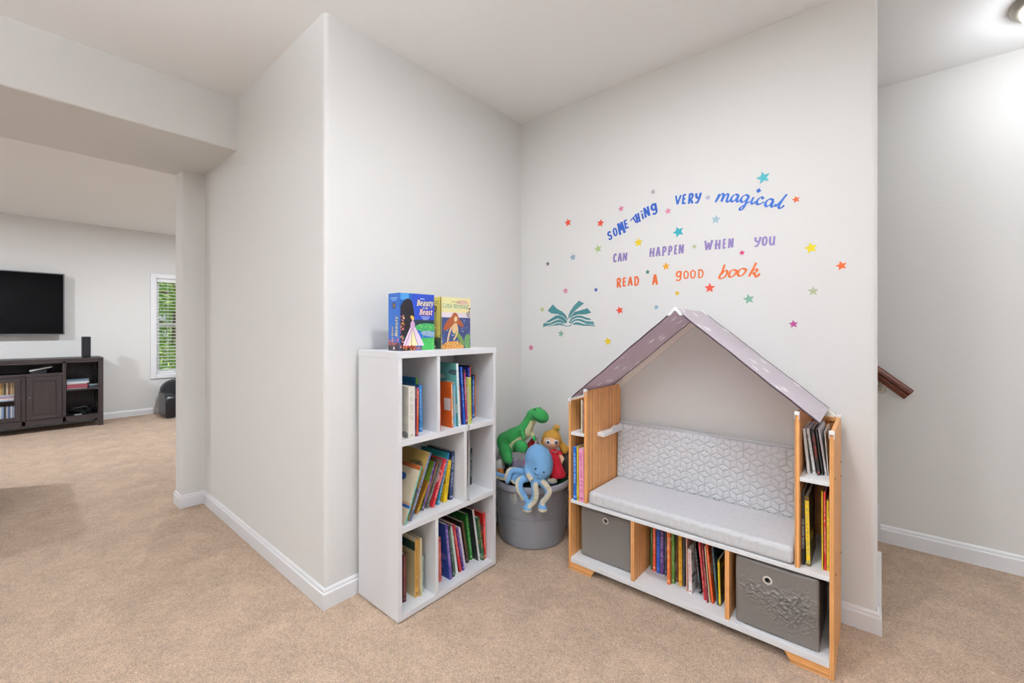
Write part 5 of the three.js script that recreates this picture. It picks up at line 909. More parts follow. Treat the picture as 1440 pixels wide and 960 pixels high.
// ================================================================ plastic tub of soft toys
const TX = -1.645, TZ = -2.122;
{
  const t = thing('toy_tub', 'round grey plastic tub full of soft toys standing in the corner', 'tub', [TX, 0, TZ]);
  const g = std(0x88898e, 0.4), prof = [[0, 0.004], [0.17, 0.004], [0.192, 0.0], [0.2, 0.008], [0.2035, 0.058], [0.2035, 0.062], [0.2075, 0.065], [0.2085, 0.07], [0.2130, 0.168], [0.2130, 0.172], [0.2170, 0.175], [0.218, 0.18], [0.2225, 0.273], [0.2225, 0.277], [0.2260, 0.280], [0.2265, 0.29], [0.2285, 0.34], [0.222, 0.345], [0.219, 0.33], [0.204, 0.02], [0, 0.012]];
  part('body', toCreasedNormals(new THREE.LatheGeometry(prof.map(([a, b]) => new THREE.Vector2(a, b)), 72), R(35)), g, t);
  part('rim', new THREE.LatheGeometry([[0.22, 0.338], [0.232, 0.334], [0.243, 0.338], [0.2445, 0.352], [0.243, 0.368], [0.236, 0.376], [0.226, 0.372], [0.22, 0.358], [0.22, 0.338]].map(([a, b]) => new THREE.Vector2(a, b)), 72), std(0xa3a3ad, 0.4), t);
  const lt = canvasTex(128, 160, (c, w, h) => { c.fillStyle = '#b9b7b4'; c.fillRect(0, 0, w, h); c.fillStyle = '#55565a'; c.fillRect(10, 12, 60, 14); for (let k = 0; k < 6; k++) c.fillRect(10, 40 + k * 13, rr(40, 100), 5); c.fillRect(12, 122, 34, 28); c.fillStyle = '#8a8a8e'; c.fillRect(56, 122, 60, 28); });
  const lg = new THREE.CylinderGeometry(0.2290, 0.2268, 0.062, 12, 1, true, 0, 0.19); const la = Math.atan2(0.043, 0.255) - 0.095;
  part('label', lg.rotateY(la).translate(0, 0.303, 0), std(0xffffff, 0.5, { map: lt, side: THREE.DoubleSide }), t, 'small pale printed label');
  for (const a of [R(150), R(-30)]) part('handle', tube([[Math.cos(a) * 0.232, 0.33, Math.sin(a) * 0.232], [Math.cos(a + 0.12) * 0.25, 0.285, Math.sin(a + 0.12) * 0.25], [Math.cos(a + 0.26) * 0.25, 0.285, Math.sin(a + 0.26) * 0.25], [Math.cos(a + 0.38) * 0.232, 0.33, Math.sin(a + 0.38) * 0.232]], 0.008, { n: 24, m: 9 }), std(0x55565a, 0.6), t);
}
const eyeBlack = std(0x101014, 0.2), cream = plush(0xe6dcc4, 0.003);
{ // sky blue octopus sitting on the front rim, arms hanging over it
  const t = thing('plush_octopus', 'sky blue plush octopus with cream arm undersides hanging over the tub rim', 'soft toy', [-1.5, 0.38, -1.98]);
  const arms = [
    [[-1.516, .432, -1.954], [-1.526, .428, -1.915], [-1.537, .424, -1.885], [-1.535, .405, -1.866], [-1.526, .378, -1.864], [-1.505, .342, -1.872], [-1.497, .328, -1.874]],
    [[-1.502, .429, -1.952], [-1.478, .42, -1.925], [-1.464, .393, -1.912], [-1.456, .35, -1.906], [-1.462, .32, -1.894], [-1.467, .305, -1.865], [-1.468, .294, -1.852]],
    [[-1.49, .426, -1.962], [-1.455, .416, -1.955], [-1.416, .395, -1.955], [-1.398, .368, -1.955], [-1.404, .338, -1.94], [-1.413, .318, -1.915], [-1.408, .3, -1.905]],
    [[-1.545, .451, -1.96], [-1.568, .458, -1.922], [-1.588, .466, -1.896], [-1.604, .464, -1.872], [-1.606, .444, -1.858], [-1.614, .412, -1.853]],
    [[-1.548, .438, -1.963], [-1.569, .431, -1.925], [-1.588, .434, -1.9], [-1.592, .42, -1.883], [-1.576, .405, -1.888]],
    [[-1.56, .44, -1.975], [-1.63, .432, -1.93], [-1.672, .412, -1.895], [-1.705, .414, -1.885], [-1.742, .42, -1.88]],
    [[-1.535, .48, -1.935], [-1.518, .464, -1.915], [-1.497, .448, -1.908], [-1.48, .434, -1.908]],
    [[-1.495, .44, -1.99], [-1.452, .414, -2.0], [-1.442, .395, -2.04], [-1.455, .375, -2.1]]];
  const rad = [.0195, .0195, .0195, .0185, .0165, .018, .019, .016];
  const loc = (p) => [p[0] + 1.5, p[1] - 0.38, p[2] + 1.98];
  const curves = arms.map((a) => { const c = new THREE.CatmullRomCurve3(a.map((p) => V(...loc(p))), false, 'centripetal'); return c.getSpacedPoints(14).map((v) => [v.x, v.y, v.z]); });
  const hc = loc([-1.5, .512, -2.0]), feet = [[-1.472, .293, -1.858], [-1.402, .299, -1.905]].map(loc);
  const field = (p) => {
    let d = ell([p[0] - 0.10 * (p[1] - hc[1]) * -1, p[1], p[2]], hc, [0.083, 0.096, 0.078]);
    d = smin(d, ell(p, loc([-1.49, .462, -1.975]), [0.07, 0.045, 0.062]), 0.03);
    for (let k = 0; k < curves.length; k++) { let e = 9; const c = curves[k]; for (let i = 0; i < c.length - 1; i++) e = Math.min(e, cone(p, c[i], c[i + 1], rad[k] * (1.05 - 0.014 * i), rad[k] * (1.05 - 0.014 * (i + 1)))); d = smin(d, e, 0.012); }
    for (const f of feet) d = smin(d, ell(p, f, [.026, .016, .024]), 0.012);
    return d;
  };
  const soles = feet.map((f) => blob((p) => ell(p, [f[0] + .002, f[1] - .009, f[2] + .004], [.0255, .0125, .0235]) + 0.0008 * Math.sin(Math.atan2(p[0] - f[0], p[2] - f[2]) * 22), [f[0] - .04, f[1] - .035, f[2] - .04], [f[0] + .04, f[1] + .02, f[2] + .04], 0.0026));
  part('body', blob(field, [-0.27, -0.115, -0.15], [0.13, 0.255, 0.16], 0.0045), plush(0x7fb4e4), t);
  for (const g of soles) part('sole', g, cream, t, 'ribbed cream sole of an arm tip');
  const side = [[-.7, .1, .6], [.75, 0, .3], [.6, .7, .2], [-.75, .3, .5], [-.4, -.6, .6], [-.5, -.6, .4], [.75, -.2, .5], [.5, .5, .3]];
  arms.forEach((a, k) => {
    const q = V(...side[k]).normalize().multiplyScalar(rad[k] * 0.5), pts = a.slice(k === 6 ? 1 : 1).map((p) => V(...loc(p)).add(q)), L = new THREE.CatmullRomCurve3(pts).getLength();
    part('underside', tube(pts, (s) => rad[k] * (0.86 - 0.12 * s) * Math.min(1, 0.6 + s * 6), { n: Math.round(L / 0.0016), m: 12, shape: (s) => 1 + 0.11 * Math.cos(s * L / 0.0085 * Math.PI * 2) }), cream, t, 'ribbed cream underside of an arm');
  });
  for (const e of [[-1.461, .497, -1.9185], [-1.425, .4785, -1.9455]]) { const p = loc(e); part('eye', new THREE.SphereGeometry(0.0052, 14, 10).translate(...p), eyeBlack, t); }
  part('mouth', tube([[-1.466, .473, -1.913], [-1.452, .466, -1.912], [-1.44, .468, -1.920]].map(loc), 0.0016, { n: 10, m: 6 }), eyeBlack, t);
}
{ // plain green dinosaur
  const t = thing('plush_dinosaur', 'green plush dinosaur with a raised neck and cream belly in the tub', 'soft toy', [-1.68, 0.5, -2.03]);
  const loc = (p) => [p[0] + 1.68, p[1] - 0.5, p[2] + 2.03], L = loc;
  const hip = L([-1.775, .572, -2.03]), mid = L([-1.717, .607, -2.035]), chest = L([-1.66, .648, -2.055]), neck = L([-1.632, .7, -2.068]), hb = L([-1.607, .752, -2.077]), head = L([-1.572, .764, -2.083]), muz = L([-1.532, .752, -2.075]);
  const field = (p) => {
    let d = smin(cone(p, hip, mid, .062, .053), cone(p, mid, chest, .053, .044), .03);
    d = smin(d, cone(p, chest, neck, .044, .033), .025); d = smin(d, cone(p, neck, hb, .033, .036), .02);
    d = smin(d, ell(p, head, [.05, .041, .044]), .02); d = smin(d, ell(p, muz, [.041, .036, .04]), .022);
    d = smin(d, cone(p, hip, L([-1.735, .535, -1.975]), .05, .04), .02); d = smin(d, cone(p, L([-1.735, .535, -1.975]), L([-1.694, .505, -1.942]), .036, .03), .012); d = smin(d, cone(p, L([-1.69, .5, -1.94]), L([-1.662, .505, -1.915]), .028, .026), .012);
    d = smin(d, cone(p, L([-1.735, .55, -2.06]), L([-1.63, .575, -2.0]), .04, .032), .02); d = smin(d, ell(p, L([-1.612, .58, -1.985]), [.036, .036, .03]), .012);
    d = smin(d, cone(p, hip, L([-1.845, .53, -2.09]), .05, .035), .02); d = smin(d, cone(p, L([-1.845, .53, -2.09]), L([-1.86, .45, -2.16]), .035, .016), .015);
    d = smin(d, cone(p, L([-1.636, .664, -2.012]), L([-1.612, .646, -1.992]), .014, .012), .008); d = smin(d, cone(p, L([-1.612, .646, -1.992]), L([-1.602, .628, -1.986]), .011, .009), .004);
    d = smin(d, cone(p, L([-1.62, .65, -2.085]), L([-1.586, .612, -2.07]), .013, .011), .008);
    return d;
  };
  const g = blob(field, [-0.22, -0.07, -0.15], [0.21, 0.32, 0.17], 0.0045);
  const B = V(.5, -.62, -.1).normalize(), chain = [L([-1.745, .572, -2.03]), mid, chest, neck, L([-1.612, .735, -2.075])];
  const [belly, body] = splitGeo(g, (c) => {
    let best = 9, bi = 0, bt = 0;
    for (let i = 0; i < chain.length - 1; i++) { const a = chain[i], b = chain[i + 1], ab = V(b[0] - a[0], b[1] - a[1], b[2] - a[2]), ap = V(c[0] - a[0], c[1] - a[1], c[2] - a[2]), s = Math.min(1, Math.max(0, ap.dot(ab) / ab.lengthSq())), dd = ap.addScaledVector(ab, -s).length(); if (dd < best) { best = dd; bi = i; bt = ap.dot(B) / Math.max(dd, 1e-6); } }
    const limb = Math.min(cone(c, L([-1.735, .55, -2.06]), L([-1.612, .58, -1.985]), .04, .037), cone(c, hip, L([-1.735, .535, -1.975]), .052, .043), cone(c, L([-1.735, .535, -1.975]), L([-1.662, .505, -1.915]), .04, .03), cone(c, L([-1.636, .664, -2.012]), L([-1.602, .628, -1.986]), .017, .013));
    return limb > 0.001 && best < 0.07 && bt > 0.30 && c[1] < hb[1] - 0.022;
  });
  part('body', body, plush(0x2f9a4a), t); part('belly', belly, plush(0xd6d3a4, 0.003), t);
  const dark = std(0x16472c, 0.8);
  for (const p of [[-1.675, .486, -1.905], [-1.652, .5, -1.887], [-1.633, .496, -1.898]]) part('toe', new THREE.SphereGeometry(0.0105, 14, 10).translate(...L(p)), dark, t);
  for (const s of [-1, 1]) part('eye', new THREE.SphereGeometry(0.0062, 14, 10).translate(...L([-1.575 + s * 0.004, .796, -2.083 + s * 0.03])), eyeBlack, t);
  part('mouth', tube([[-1.575, .764, -2.034], [-1.548, .751, -2.031], [-1.515, .741, -2.040], [-1.494, .738, -2.062]].map(L), 0.0022, { n: 16, m: 6 }), dark, t);
}
{ // doll
  const t = thing('plush_doll', 'rag doll with blond hair and a red dress leaning on the tub rim', 'doll', [-1.5, 0.39, -2.15]);
  const L = (p) => [p[0] + 1.5, p[1] - 0.39, p[2] + 2.15];
  const skin = plush(0xf0c4a4, 0.0015), hc = L([-1.535, .592, -2.178]);
  const F = V(.62, .02, .78).normalize(), Rt = V(.78, 0, -.62), Up = V(0, 1, 0);           // the way the face looks
  const on = (a, b, r = 1) => { const d = F.clone().multiplyScalar(Math.sqrt(Math.max(0, 1 - a * a - b * b))).addScaledVector(Rt, a).addScaledVector(Up, b); return [hc[0] + d.x * 0.057 * r, hc[1] + d.y * 0.051 * r, hc[2] + d.z * 0.057 * r]; };
  const sk = (p) => {
    let d = ell(p, hc, [.057, .051, .057]); d = smin(d, ell(p, on(0, -.12, 1.0), [.006, .006, .006]), .006);
    d = smin(d, cone(p, L([-1.527, .55, -2.172]), L([-1.522, .525, -2.17]), .016, .018), .01);
    d = smin(d, cone(p, L([-1.49, .522, -2.19]), L([-1.46, .49, -2.185]), .012, .011), .006); d = smin(d, cone(p, L([-1.46, .49, -2.185]), L([-1.462, .468, -2.168]), .011, .012), .004);
    d = smin(d, cone(p, L([-1.535, .522, -2.142]), L([-1.53, .495, -2.115]), .012, .011), .006);
    d = smin(d, cone(p, L([-1.495, .43, -2.11]), L([-1.478, .4, -2.07]), .014, .013), .006); d = smin(d, cone(p, L([-1.475, .43, -2.13]), L([-1.452, .4, -2.09]), .014, .013), .006);
    return d;
  };
  part('body', blob(sk, [-0.11, -0.03, -0.1], [0.09, 0.27, 0.11], 0.0032), skin, t);
  const hair = (p) => {
    let d = ell(p, [hc[0] - F.x * 0.006, hc[1] + 0.006, hc[2] - F.z * 0.006], [.061, .056, .061]);
    const f = (p[0] - hc[0]) * F.x + (p[2] - hc[2]) * F.z, s = (p[0] - hc[0]) * Rt.x + (p[2] - hc[2]) * Rt.z, y = p[1] - hc[1];
    const face = Math.hypot((s + .004) / .049, (y + .017 + s * 0.25) / .043) - 1; if (f > 0) d = Math.max(d, -face * .03);
    d = smin(d, cone(p, [hc[0] + Rt.x * .02, hc[1] + .05, hc[2] + Rt.z * .02], [hc[0] + Rt.x * .03, hc[1] + .078, hc[2] + Rt.z * .03], .022, .02), .012);
    d = smin(d, cone(p, [hc[0] + Rt.x * .05, hc[1] - .012, hc[2] + Rt.z * .05], [hc[0] + Rt.x * .082, hc[1] - .055, hc[2] + Rt.z * .082], .017, .026), .012);
    d = smin(d, cone(p, [hc[0] - Rt.x * .052, hc[1] - .004, hc[2] - Rt.z * .052], [hc[0] - Rt.x * .056, hc[1] - .044, hc[2] - Rt.z * .056], .013, .011), .01);
    return d + 0.0012 * Math.sin(s * 500 + y * 150);
  };
  part('hair', blob(hair, [hc[0] - .11, hc[1] - .1, hc[2] - .11], [hc[0] + .11, hc[1] + .11, hc[2] + .11], 0.003), plush(0xcf9a3c, 0.003), t, 'blond yarn hair with a top knot');
  part('hair_tie', new THREE.TorusGeometry(0.018, 0.0045, 8, 20).rotateX(Math.PI / 2).translate(hc[0] + Rt.x * .03, hc[1] + .072, hc[2] + Rt.z * .03), std(0x5d7a3a, 0.8), t, 'green hair tie');
  for (const s of [-.42, .42]) {
    const w = part('eye', new THREE.SphereGeometry(0.0125, 16, 12).scale(1, 1.15, 0.45).rotateY(Math.atan2(F.x, F.z) + s * 0.45).translate(...on(s, .04, 0.985)), std(0xf2f0f2, 0.5), t);
    part('iris', new THREE.SphereGeometry(0.0088, 16, 12).scale(1, 1.15, 0.5).rotateY(Math.atan2(F.x, F.z) + s * 0.45).translate(...on(s * 0.97, .03, 1.045)), std(0x3a3f63, 0.4), w);
    part('eyebrow', tube([on(s - .14, .34, 1.03), on(s, .40, 1.03), on(s + .14, .36, 1.03)], 0.0014, { n: 8, m: 6 }), std(0x9a6a34, 0.8), t);
  }
  part('mouth', tube([on(-.14, -.44, 1.02), on(0, -.5, 1.02), on(.16, -.44, 1.02)], 0.0014, { n: 8, m: 6 }), std(0xb8503f, 0.7), t);
  const dress = (p) => {
    let d = cone(p, L([-1.517, .523, -2.168]), L([-1.492, .47, -2.15]), .026, .035); d = smin(d, cone(p, L([-1.492, .47, -2.15]), L([-1.468, .412, -2.125]), .036, .06), .02);
    d = smin(d, cone(p, L([-1.505, .525, -2.185]), L([-1.48, .515, -2.192]), .016, .014), .008);
    const y = p[1] - L([0, .415, 0])[1]; d = Math.max(d, -(y + .012)); return d + 0.0016 * Math.sin(Math.atan2(p[0] - .02, p[2] - .02) * 14) * Math.max(0, 0.08 - y) / 0.08;
  };
  part('dress', blob(dress, [-.09, 0, -.12], [.12, .2, .13], 0.0034), plush(0xc81830, 0.0025), t, 'red dress');
  part('dress_trim', tube([[-1.505, .541, -2.135], [-1.492, .532, -2.15], [-1.487, .538, -2.17]].map(L), 0.004, { n: 12, m: 7 }), plush(0xe08a8a, 0.002), t, 'pink neckline');
  part('shoe', new THREE.SphereGeometry(0.016, 16, 12).scale(1, 0.9, 1.3).translate(...L([-1.476, .395, -2.06])), plush(0xece4d4, 0.002), t); part('shoe', new THREE.SphereGeometry(0.016, 16, 12).scale(1, 0.9, 1.3).translate(...L([-1.45, .395, -2.08])), plush(0xece4d4, 0.002), t);
}
// toys half hidden below the others
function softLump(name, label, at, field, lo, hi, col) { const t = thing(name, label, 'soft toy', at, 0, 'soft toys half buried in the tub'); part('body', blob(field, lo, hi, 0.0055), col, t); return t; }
{
  let t = softLump('plush_penguin', 'black and white plush bird with an orange foot at the left rim of the tub', [-1.72, 0.378, -1.985], (p) => smin(ell(p, [0, 0, 0], [.09, .075, .07]), ell(p, [.04, .02, .03], [.05, .045, .04]), .03), [-.13, -.1, -.1], [.13, .1, .1], plush(0x1d1b20));
  part('belly', blob((p) => ell(p, [-.03, .06, .045], [.035, .05, .026]), [-.08, 0, 0], [.02, .13, .09], 0.005), plush(0xe9e4da), t); part('foot', blob((p) => smin(ell(p, [.005, .055, .078], [.02, .016, .018]), ell(p, [.02, .05, .084], [.014, .012, .012]), .01), [-.03, .02, .04], [.05, .09, .12], 0.004), plush(0xdd8436), t);
  t = softLump('plush_rabbit', 'white plush animal with pink inner ears behind the blue octopus', [-1.6, 0.44, -2.05], (p) => smin(smin(ell(p, [0, -.03, -.02], [.07, .065, .06]), cone(p, [-.02, .0, .03], [-.012, .065, .035], .022, .014), .015), cone(p, [.015, .01, -.04], [.0, .11, -.09], .02, .014), .015), [-.1, -.12, -.14], [.1, .15, .1], plush(0xe6dcdc));
  part('inner_ear', blob((p) => cone(p, [-.014, .02, .045], [-.006, .055, .047], .013, .008), [-.05, -.01, .01], [.03, .09, .08], 0.003), plush(0xd98aa6), t);
  softLump('plush_kitten', 'lavender grey fuzzy plush peeping out under the green dinosaur', [-1.655, 0.45, -1.985], (p) => smin(ell(p, [0, 0, 0], [.05, .045, .045]), ell(p, [.0, .035, .02], [.026, .024, .024]), .02) + 0.002 * Math.sin(p[0] * 400) * Math.sin(p[1] * 380), [-.08, -.07, -.07], [.08, .08, .08], plush(0x8d8296, 0.006));
  t = softLump('plush_elf', 'red plush toy with white trim behind the dinosaur arm', [-1.64, 0.53, -2.13], (p) => smin(ell(p, [0, -.04, 0], [.055, .08, .05]), cone(p, [0, .02, 0], [.01, .075, .005], .04, .012), .02), [-.08, -.14, -.08], [.08, .11, .08], plush(0xb3202a));
  part('trim', blob((p) => cone(p, [.03, .0, .025], [.022, .075, -.005], .016, .01), [-.01, -.04, -.04], [.07, .1, .06], 0.004), plush(0xeae4e4), t);
  softLump('plush_bear', 'dark brown plush behind the doll at the right of the tub', [-1.5, 0.43, -2.26], (p) => smin(ell(p, [0, 0, 0], [.065, .09, .05]), ell(p, [.01, .06, 0], [.03, .04, .03]), .03), [-.1, -.12, -.08], [.1, .13, .08], plush(0x3b322c));
  softLump('plush_frog', 'dark green plush in the shade at the right rim of the tub', [-1.455, 0.35, -2.175], (p) => ell(p, [0, 0, 0], [.04, .055, .05]), [-.07, -.08, -.08], [.07, .08, .08], plush(0x23502f));
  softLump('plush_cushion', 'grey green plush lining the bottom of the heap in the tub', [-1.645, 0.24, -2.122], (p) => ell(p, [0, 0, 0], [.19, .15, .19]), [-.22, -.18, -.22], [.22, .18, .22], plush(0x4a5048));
}
// ================================================================ the lounge beyond the opening
{ // media console
  const t = thing('media_console', 'dark espresso wood media console with open cubbies and doors below the television', 'media console', [-8.11, 0, 0.07]);
  const X0 = -0.225, X1 = 0.225, Zs = 0.89, P = (n, g, l) => part(n, g, matDark, t, l);
  P('top', bx(X0, X1 + 0.004, 0.872, 0.905, -Zs, Zs, 0.003, 'z'));
  for (const s of [-1, 1]) {
    P('side_panel', bx(X0, X1 - 0.02, 0.09, 0.872, s * (Zs - 0.028), s * (Zs - 0.008), 0.001));
    for (const x of [X0, X1 - 0.05]) P('leg', bx(x, x + 0.05, 0, 0.872, s * (Zs - 0.05), s * Zs, 0.003));
    P('stile', bx(X1 - 0.024, X1, 0.1, 0.872, s * 0.511, s * 0.543, 0.002)); P('stile', bx(X1 - 0.024, X1, 0.1, 0.712, s * 0.168, s * 0.2, 0.002));
    P('partition', bx(X0, X1 - 0.02, 0.16, 0.86, s * 0.52, s * 0.535, 0)); P('partition', bx(X0, X1 - 0.02, 0.16, 0.70, s * 0.178, s * 0.193, 0));
    P('shelf', bx(X0, X1 - 0.004, 0.487, 0.507, s * 0.535, s * (Zs - 0.028), 0.001, 'z'));
    const d = P('door', [bx(X1 - 0.02, X1, 0.165, 0.69, s * 0.205, s * 0.255, 0.001), bx(X1 - 0.02, X1, 0.165, 0.69, s * 0.457, s * 0.507, 0.001), bx(X1 - 0.02, X1, 0.165, 0.215, s * 0.255, s * 0.457, 0.001, 'z'), bx(X1 - 0.02, X1, 0.64, 0.69, s * 0.255, s * 0.457, 0.001, 'z')]);
    part('door_panel', bx(X1 - 0.018, X1 - 0.009, 0.215, 0.64, s * 0.255, s * 0.457, 0.001), matDark, d);
    part('knob', new THREE.SphereGeometry(0.009, 12, 10).scale(1.2, 0.7, 1).translate(X1 + 0.01, 0.44, s * 0.232), matNickel, d);
  }
  P('rail', bx(X1 - 0.024, X1, 0.848, 0.873, -Zs + 0.05, Zs - 0.05, 0.001, 'z')); P('rail', bx(X1 - 0.024, X1, 0.694, 0.73, -0.511, 0.511, 0.001, 'z')); P('rail', bx(X1 - 0.024, X1, 0.1, 0.16, -Zs + 0.05, Zs - 0.05, 0.001, 'z'));
  P('bottom_board', bx(X0, X1 - 0.004, 0.14, 0.158, -Zs + 0.03, Zs - 0.03, 0, 'z')); P('slot_board', bx(X0, X1 - 0.004, 0.705, 0.722, -0.53, 0.53, 0, 'z')); P('back_board', bx(X0, X0 + 0.008, 0.1, 0.87, -Zs + 0.03, Zs - 0.03, 0));
  P('shelf', bx(X0 + 0.01, X1 - 0.06, 0.40, 0.415, -0.178, 0.178, 0, 'z'));
  const gd = P('door', [bx(X1 - 0.02, X1, 0.165, 0.69, -0.164, -0.114, 0.001), bx(X1 - 0.02, X1, 0.165, 0.69, 0.114, 0.164, 0.001), bx(X1 - 0.02, X1, 0.165, 0.215, -0.114, 0.114, 0.001, 'z'), bx(X1 - 0.02, X1, 0.64, 0.69, -0.114, 0.114, 0.001, 'z')], 'glazed door with a dark frame');
  part('pane', new THREE.BoxGeometry(0.004, 0.425, 0.228).translate(X1 - 0.011, 0.4275, 0), new THREE.MeshPhysicalMaterial({ color: 0xffffff, transmission: 1, thickness: 0, roughness: 0.02, ior: 1.45 }), gd);
}
const CX = -8.11, CZ = 0.07, discGroup = 'film cases in the media console';
function slab(name, label, cat, x0, x1, y0, y1, z0, z1, col, group, rough = 0.45) {
  const o = thing(name, label, cat, [CX + (x0 + x1) / 2, y0, CZ + (z0 + z1) / 2], 0, group), w = (x1 - x0) / 2, d = (z1 - z0) / 2;
  part('case', bx(-w, w, 0, y1 - y0, -d, d, 0.0008), std(col, rough), o); return o;
}
{
  const upper = [['tan', '#b59a72'], ['straw yellow', '#d2bd8c'], ['chestnut brown', '#8a5a3a'], ['ivory', '#dcd3bc'], ['dark brown', '#5f4430'], ['khaki', '#a89868'], ['apricot', '#d0a068'], ['cream', '#e6decc'], ['copper', '#a86a3c']];
  const lower = [['pale blue', '#9fb6d9'], ['white', '#eceeee'], ['cobalt blue', '#4f70ae'], ['silver', '#c3c9d2'], ['black', '#26282e'], ['sky blue', '#7fa6d0'], ['light grey', '#d9dcdf'], ['navy blue', '#2f4066'], ['steel blue', '#6f86a4']];
  upper.forEach(([n, c], i) => { const z = -0.112 + i * 0.0168; slab('film_case', n + ' upright film case on the upper shelf behind the glazed console door', 'film case', 0.03, 0.165, 0.4893, 0.4893 + 0.176, z, z + 0.0145, c, discGroup + ', upper row'); });
  lower.forEach(([n, c], i) => { const z = -0.112 + i * 0.0168; slab('film_case', n + ' upright film case on the bottom board behind the glazed console door', 'film case', 0.03, 0.165, 0.1582, 0.1582 + 0.187, z, z + 0.0145, c, discGroup + ', lower row'); });
  [['pale blue', '#b4c6da'], ['white', '#e8eaec'], ['rose pink', '#d8a0a8'], ['silver blue', '#8fa3ba'], ['light lilac', '#cfc8dc']].forEach(([n, c], i) => slab('film_case', n + ' flat film case in the pile under the upper row behind the glazed door', 'film case', 0.03, 0.165, 0.4152 + i * 0.0148, 0.4152 + i * 0.0148 + 0.014, -0.112 + 0.006 * (i % 2), 0.075 + 0.004 * i, c, discGroup + ', flat pile'));
  const st = ['#c9a8a8', '#a8485a', '#b85a66', '#8f3a4a', '#c9c6c8', '#d8d6d4', '#9fb0bf', '#6f8494', '#c2ccd2'];
  for (let i = 0; i < 8; i++) slab('film_case', ['rose grey film case at the bottom of the pile on the right console shelf', 'dark crimson film case, second from the bottom of the pile on the console shelf', 'coral red film case, third from the bottom of the pile on the console shelf', 'maroon film case in the middle of the pile on the console shelf', 'light grey film case just above the maroon one in the pile', 'pale silver film case, third from the top of the pile on the console shelf', 'light blue grey film case, second from the top of the pile', 'slate grey film case on top of the pile on the console shelf'][i], 'film case', 0.0, 0.19 + 0.006 * (i % 3), 0.5072 + i * 0.0145, 0.5072 + i * 0.0145 + 0.0138, -0.735 - 0.012 * (i % 2) + (i > 4 ? -0.01 : 0), -0.55, st[i], 'pile of film cases on the right console shelf');
  for (let i = 0; i < 3; i++) slab('film_case', ['dark slate film case at the bottom of the low stack at the console end', 'navy grey film case in the middle of the low stack at the console end', 'silver grey film case on top of the low stack at the console end'][i], 'film case', 0.02, 0.18, 0.5072 + i * 0.0145, 0.5072 + i * 0.0145 + 0.0138, -0.855, -0.755, ['#3a4a54', '#2f3c46', '#8a98a0'][i], 'low stack of film cases on the right console shelf');
  const g = thing('game_console', 'white and black game console leaning in the upper slot of the media console', 'game console', [CX + 0.09, 0.7225, CZ - 0.36]);
  part('body', bx(-0.07, 0.07, 0.0, 0.045, -0.02, 0.12, 0.006), std(0x1a1b1e, 0.3), g);
  const sh = bx(-0.075, 0.075, 0, 0.016, -0.10, 0.10, 0.005); sh.rotateX(R(12)); sh.translate(0, 0.053, 0.03); part('shell', sh, std(0xe2e4e6, 0.35), g);
  const c = thing('cable_heap', 'tangled black cables with a silver plug in the lower right console cubby', 'cables', [CX + 0.06, 0.1582, CZ - 0.69]);
  for (let k = 0; k < 7; k++) { const pts = []; for (let i = 0; i < 7; i++) pts.push([rr(-0.1, 0.09), 0.008 + rr(0, 0.1) * (i % 6 ? 1 : 0), rr(-0.12, 0.12)]); part('cable', tube(pts, 0.006, { n: 50, m: 7 }), std(0x141416, 0.5), c); }
  part('plug', bx(0.09, 0.12, 0, 0.014, 0.0, 0.07, 0.003), std(0xb8bcc0, 0.3, { metalness: 0.6 }), c, 'silver plug');
  const s = thing('speaker', 'slim black tower speaker standing on the media console', 'speaker', [-7.98, 0.9055, -0.662]);
  part('cabinet', bx(-0.045, 0.045, 0.006, 0.275, -0.042, 0.042, 0.006), std(0x1b1c1f, 0.45), s); part('grille', bx(0.044, 0.049, 0.02, 0.265, -0.037, 0.037, 0.003), std(0x26272a, 0.9), s); part('foot', bx(-0.042, 0.042, 0, 0.008, -0.039, 0.039, 0.002), std(0x111214, 0.6), s);
}
{ // wall-mounted television
  const t = thing('television', 'large flat black television mounted on the lounge wall', 'television', [-8.275, 1.61, 0.235]);
  part('back', bx(-0.035, 0.0, -0.36, 0.36, -0.66, 0.66, 0.01), std(0x202124, 0.5), t);
  part('bezel', [bx(0, 0.028, -0.405, -0.392, -0.716, 0.716, 0.002), bx(0, 0.028, 0.392, 0.405, -0.716, 0.716, 0.002), bx(0, 0.028, -0.392, 0.392, -0.716, -0.703, 0.002), bx(0, 0.028, -0.392, 0.392, 0.703, 0.716, 0.002)], std(0x7d8086, 0.3, { metalness: 0.7 }), t, 'thin silver bezel');
  part('screen', bx(0, 0.022, -0.392, 0.392, -0.703, 0.703, 0), new THREE.MeshPhysicalMaterial({ color: 0x060508, roughness: 0.2, specularIntensity: 0.25 }), t);
  part('wall_bracket', bx(-0.05, -0.03, -0.15, 0.15, -0.25, 0.25, 0.002), std(0x2a2b2e, 0.5, { metalness: 0.5 }), t);
}
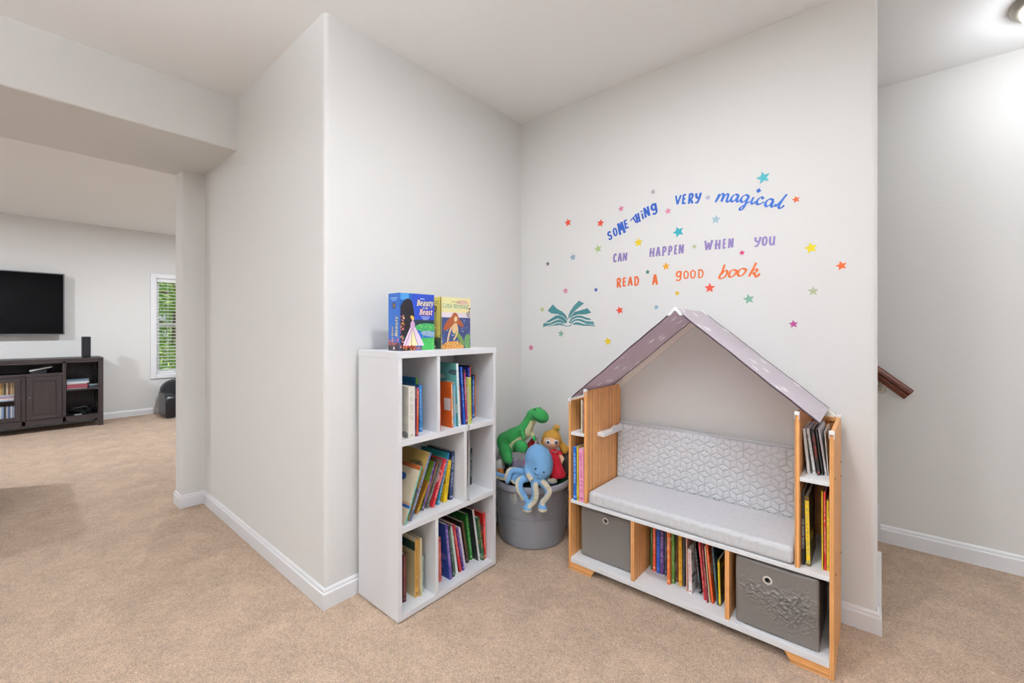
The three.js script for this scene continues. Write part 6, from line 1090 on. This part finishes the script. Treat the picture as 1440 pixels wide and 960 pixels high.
{ // child's armchair below the window
  const t = thing('child_armchair', 'small black leather club armchair below the lounge window', 'armchair', [-7.93, 0, -1.72]), m = std(0x1c1d21, 0.32, { bumpMap: paintBump, bumpScale: 0.001 });
  const arm = new THREE.Shape(); arm.moveTo(-0.21, 0.03); arm.lineTo(0.2, 0.03); arm.quadraticCurveTo(0.225, 0.2, 0.215, 0.27); arm.quadraticCurveTo(0.19, 0.33, 0.12, 0.325); arm.lineTo(-0.21, 0.33); arm.closePath();
  for (const s of [-1, 1]) { const g = new THREE.ExtrudeGeometry(arm, { depth: 0.08, bevelEnabled: true, bevelSize: 0.02, bevelThickness: 0.02, bevelSegments: 4, curveSegments: 8 }); g.translate(0, 0, s > 0 ? 0.175 : -0.255); part('arm', triUV(toCreasedNormals(g, R(40))), m, t); }
  const back = new THREE.Shape(); back.moveTo(-0.24, 0.05); back.lineTo(0.24, 0.05); back.lineTo(0.24, 0.36); back.quadraticCurveTo(0.23, 0.5, 0, 0.52); back.quadraticCurveTo(-0.23, 0.5, -0.24, 0.36); back.closePath();
  const bg = new THREE.ExtrudeGeometry(back, { depth: 0.07, bevelEnabled: true, bevelSize: 0.02, bevelThickness: 0.02, bevelSegments: 4, curveSegments: 10 }); bg.rotateY(Math.PI / 2); bg.rotateZ(R(8)); bg.translate(-0.2, 0, 0); part('backrest', triUV(toCreasedNormals(bg, R(40))), m, t);
  part('seat', softBox(0.36, 0.12, 0.34, 0.035, 0.02).translate(0.03, 0.2, 0), m, t); part('base', bx(-0.2, 0.18, 0.03, 0.15, -0.17, 0.17, 0.01), m, t);
  for (const [x, z] of [[0.17, 0.2], [0.17, -0.2], [-0.17, 0.2], [-0.17, -0.2]]) part('foot', cyl(0.016, 0.02, 0.034, 16).translate(x, 0.017, z), std(0x0e0e10, 0.4), t);
}
{ // sofa added unseen, just outside the frame, to shade the carpet in the opening
  const t = thing('sofa', 'added grey upholstered sofa facing the television, outside the picture at the left', 'sofa', [-4.95, 0, 1.07]), m = std(0x6f6c6a, 0.9, { bumpMap: knitBump, bumpScale: 0.001 });
  part('base', softBox(0.86, 0.26, 1.7, 0.03, 0.05).translate(-0.02, 0.2, 0), m, t); part('backrest', softBox(0.24, 0.62, 1.7, 0.05, 0.05).translate(0.34, 0.53, 0), m, t);
  for (const s of [-1, 1]) { part('arm', softBox(0.9, 0.52, 0.2, 0.05, 0.04).translate(0, 0.36, s * 0.9), m, t); part('seat_cushion', softBox(0.62, 0.16, 0.82, 0.05, 0.04).translate(-0.1, 0.41, s * 0.415), m, t); }
  for (const [x, z] of [[0.38, 0.9], [0.38, -0.9], [-0.38, 0.9], [-0.38, -0.9]]) part('foot', cyl(0.025, 0.03, 0.1, 16).translate(x, 0.05, z), matDark, t);
}
renderer.render(scene, camera);
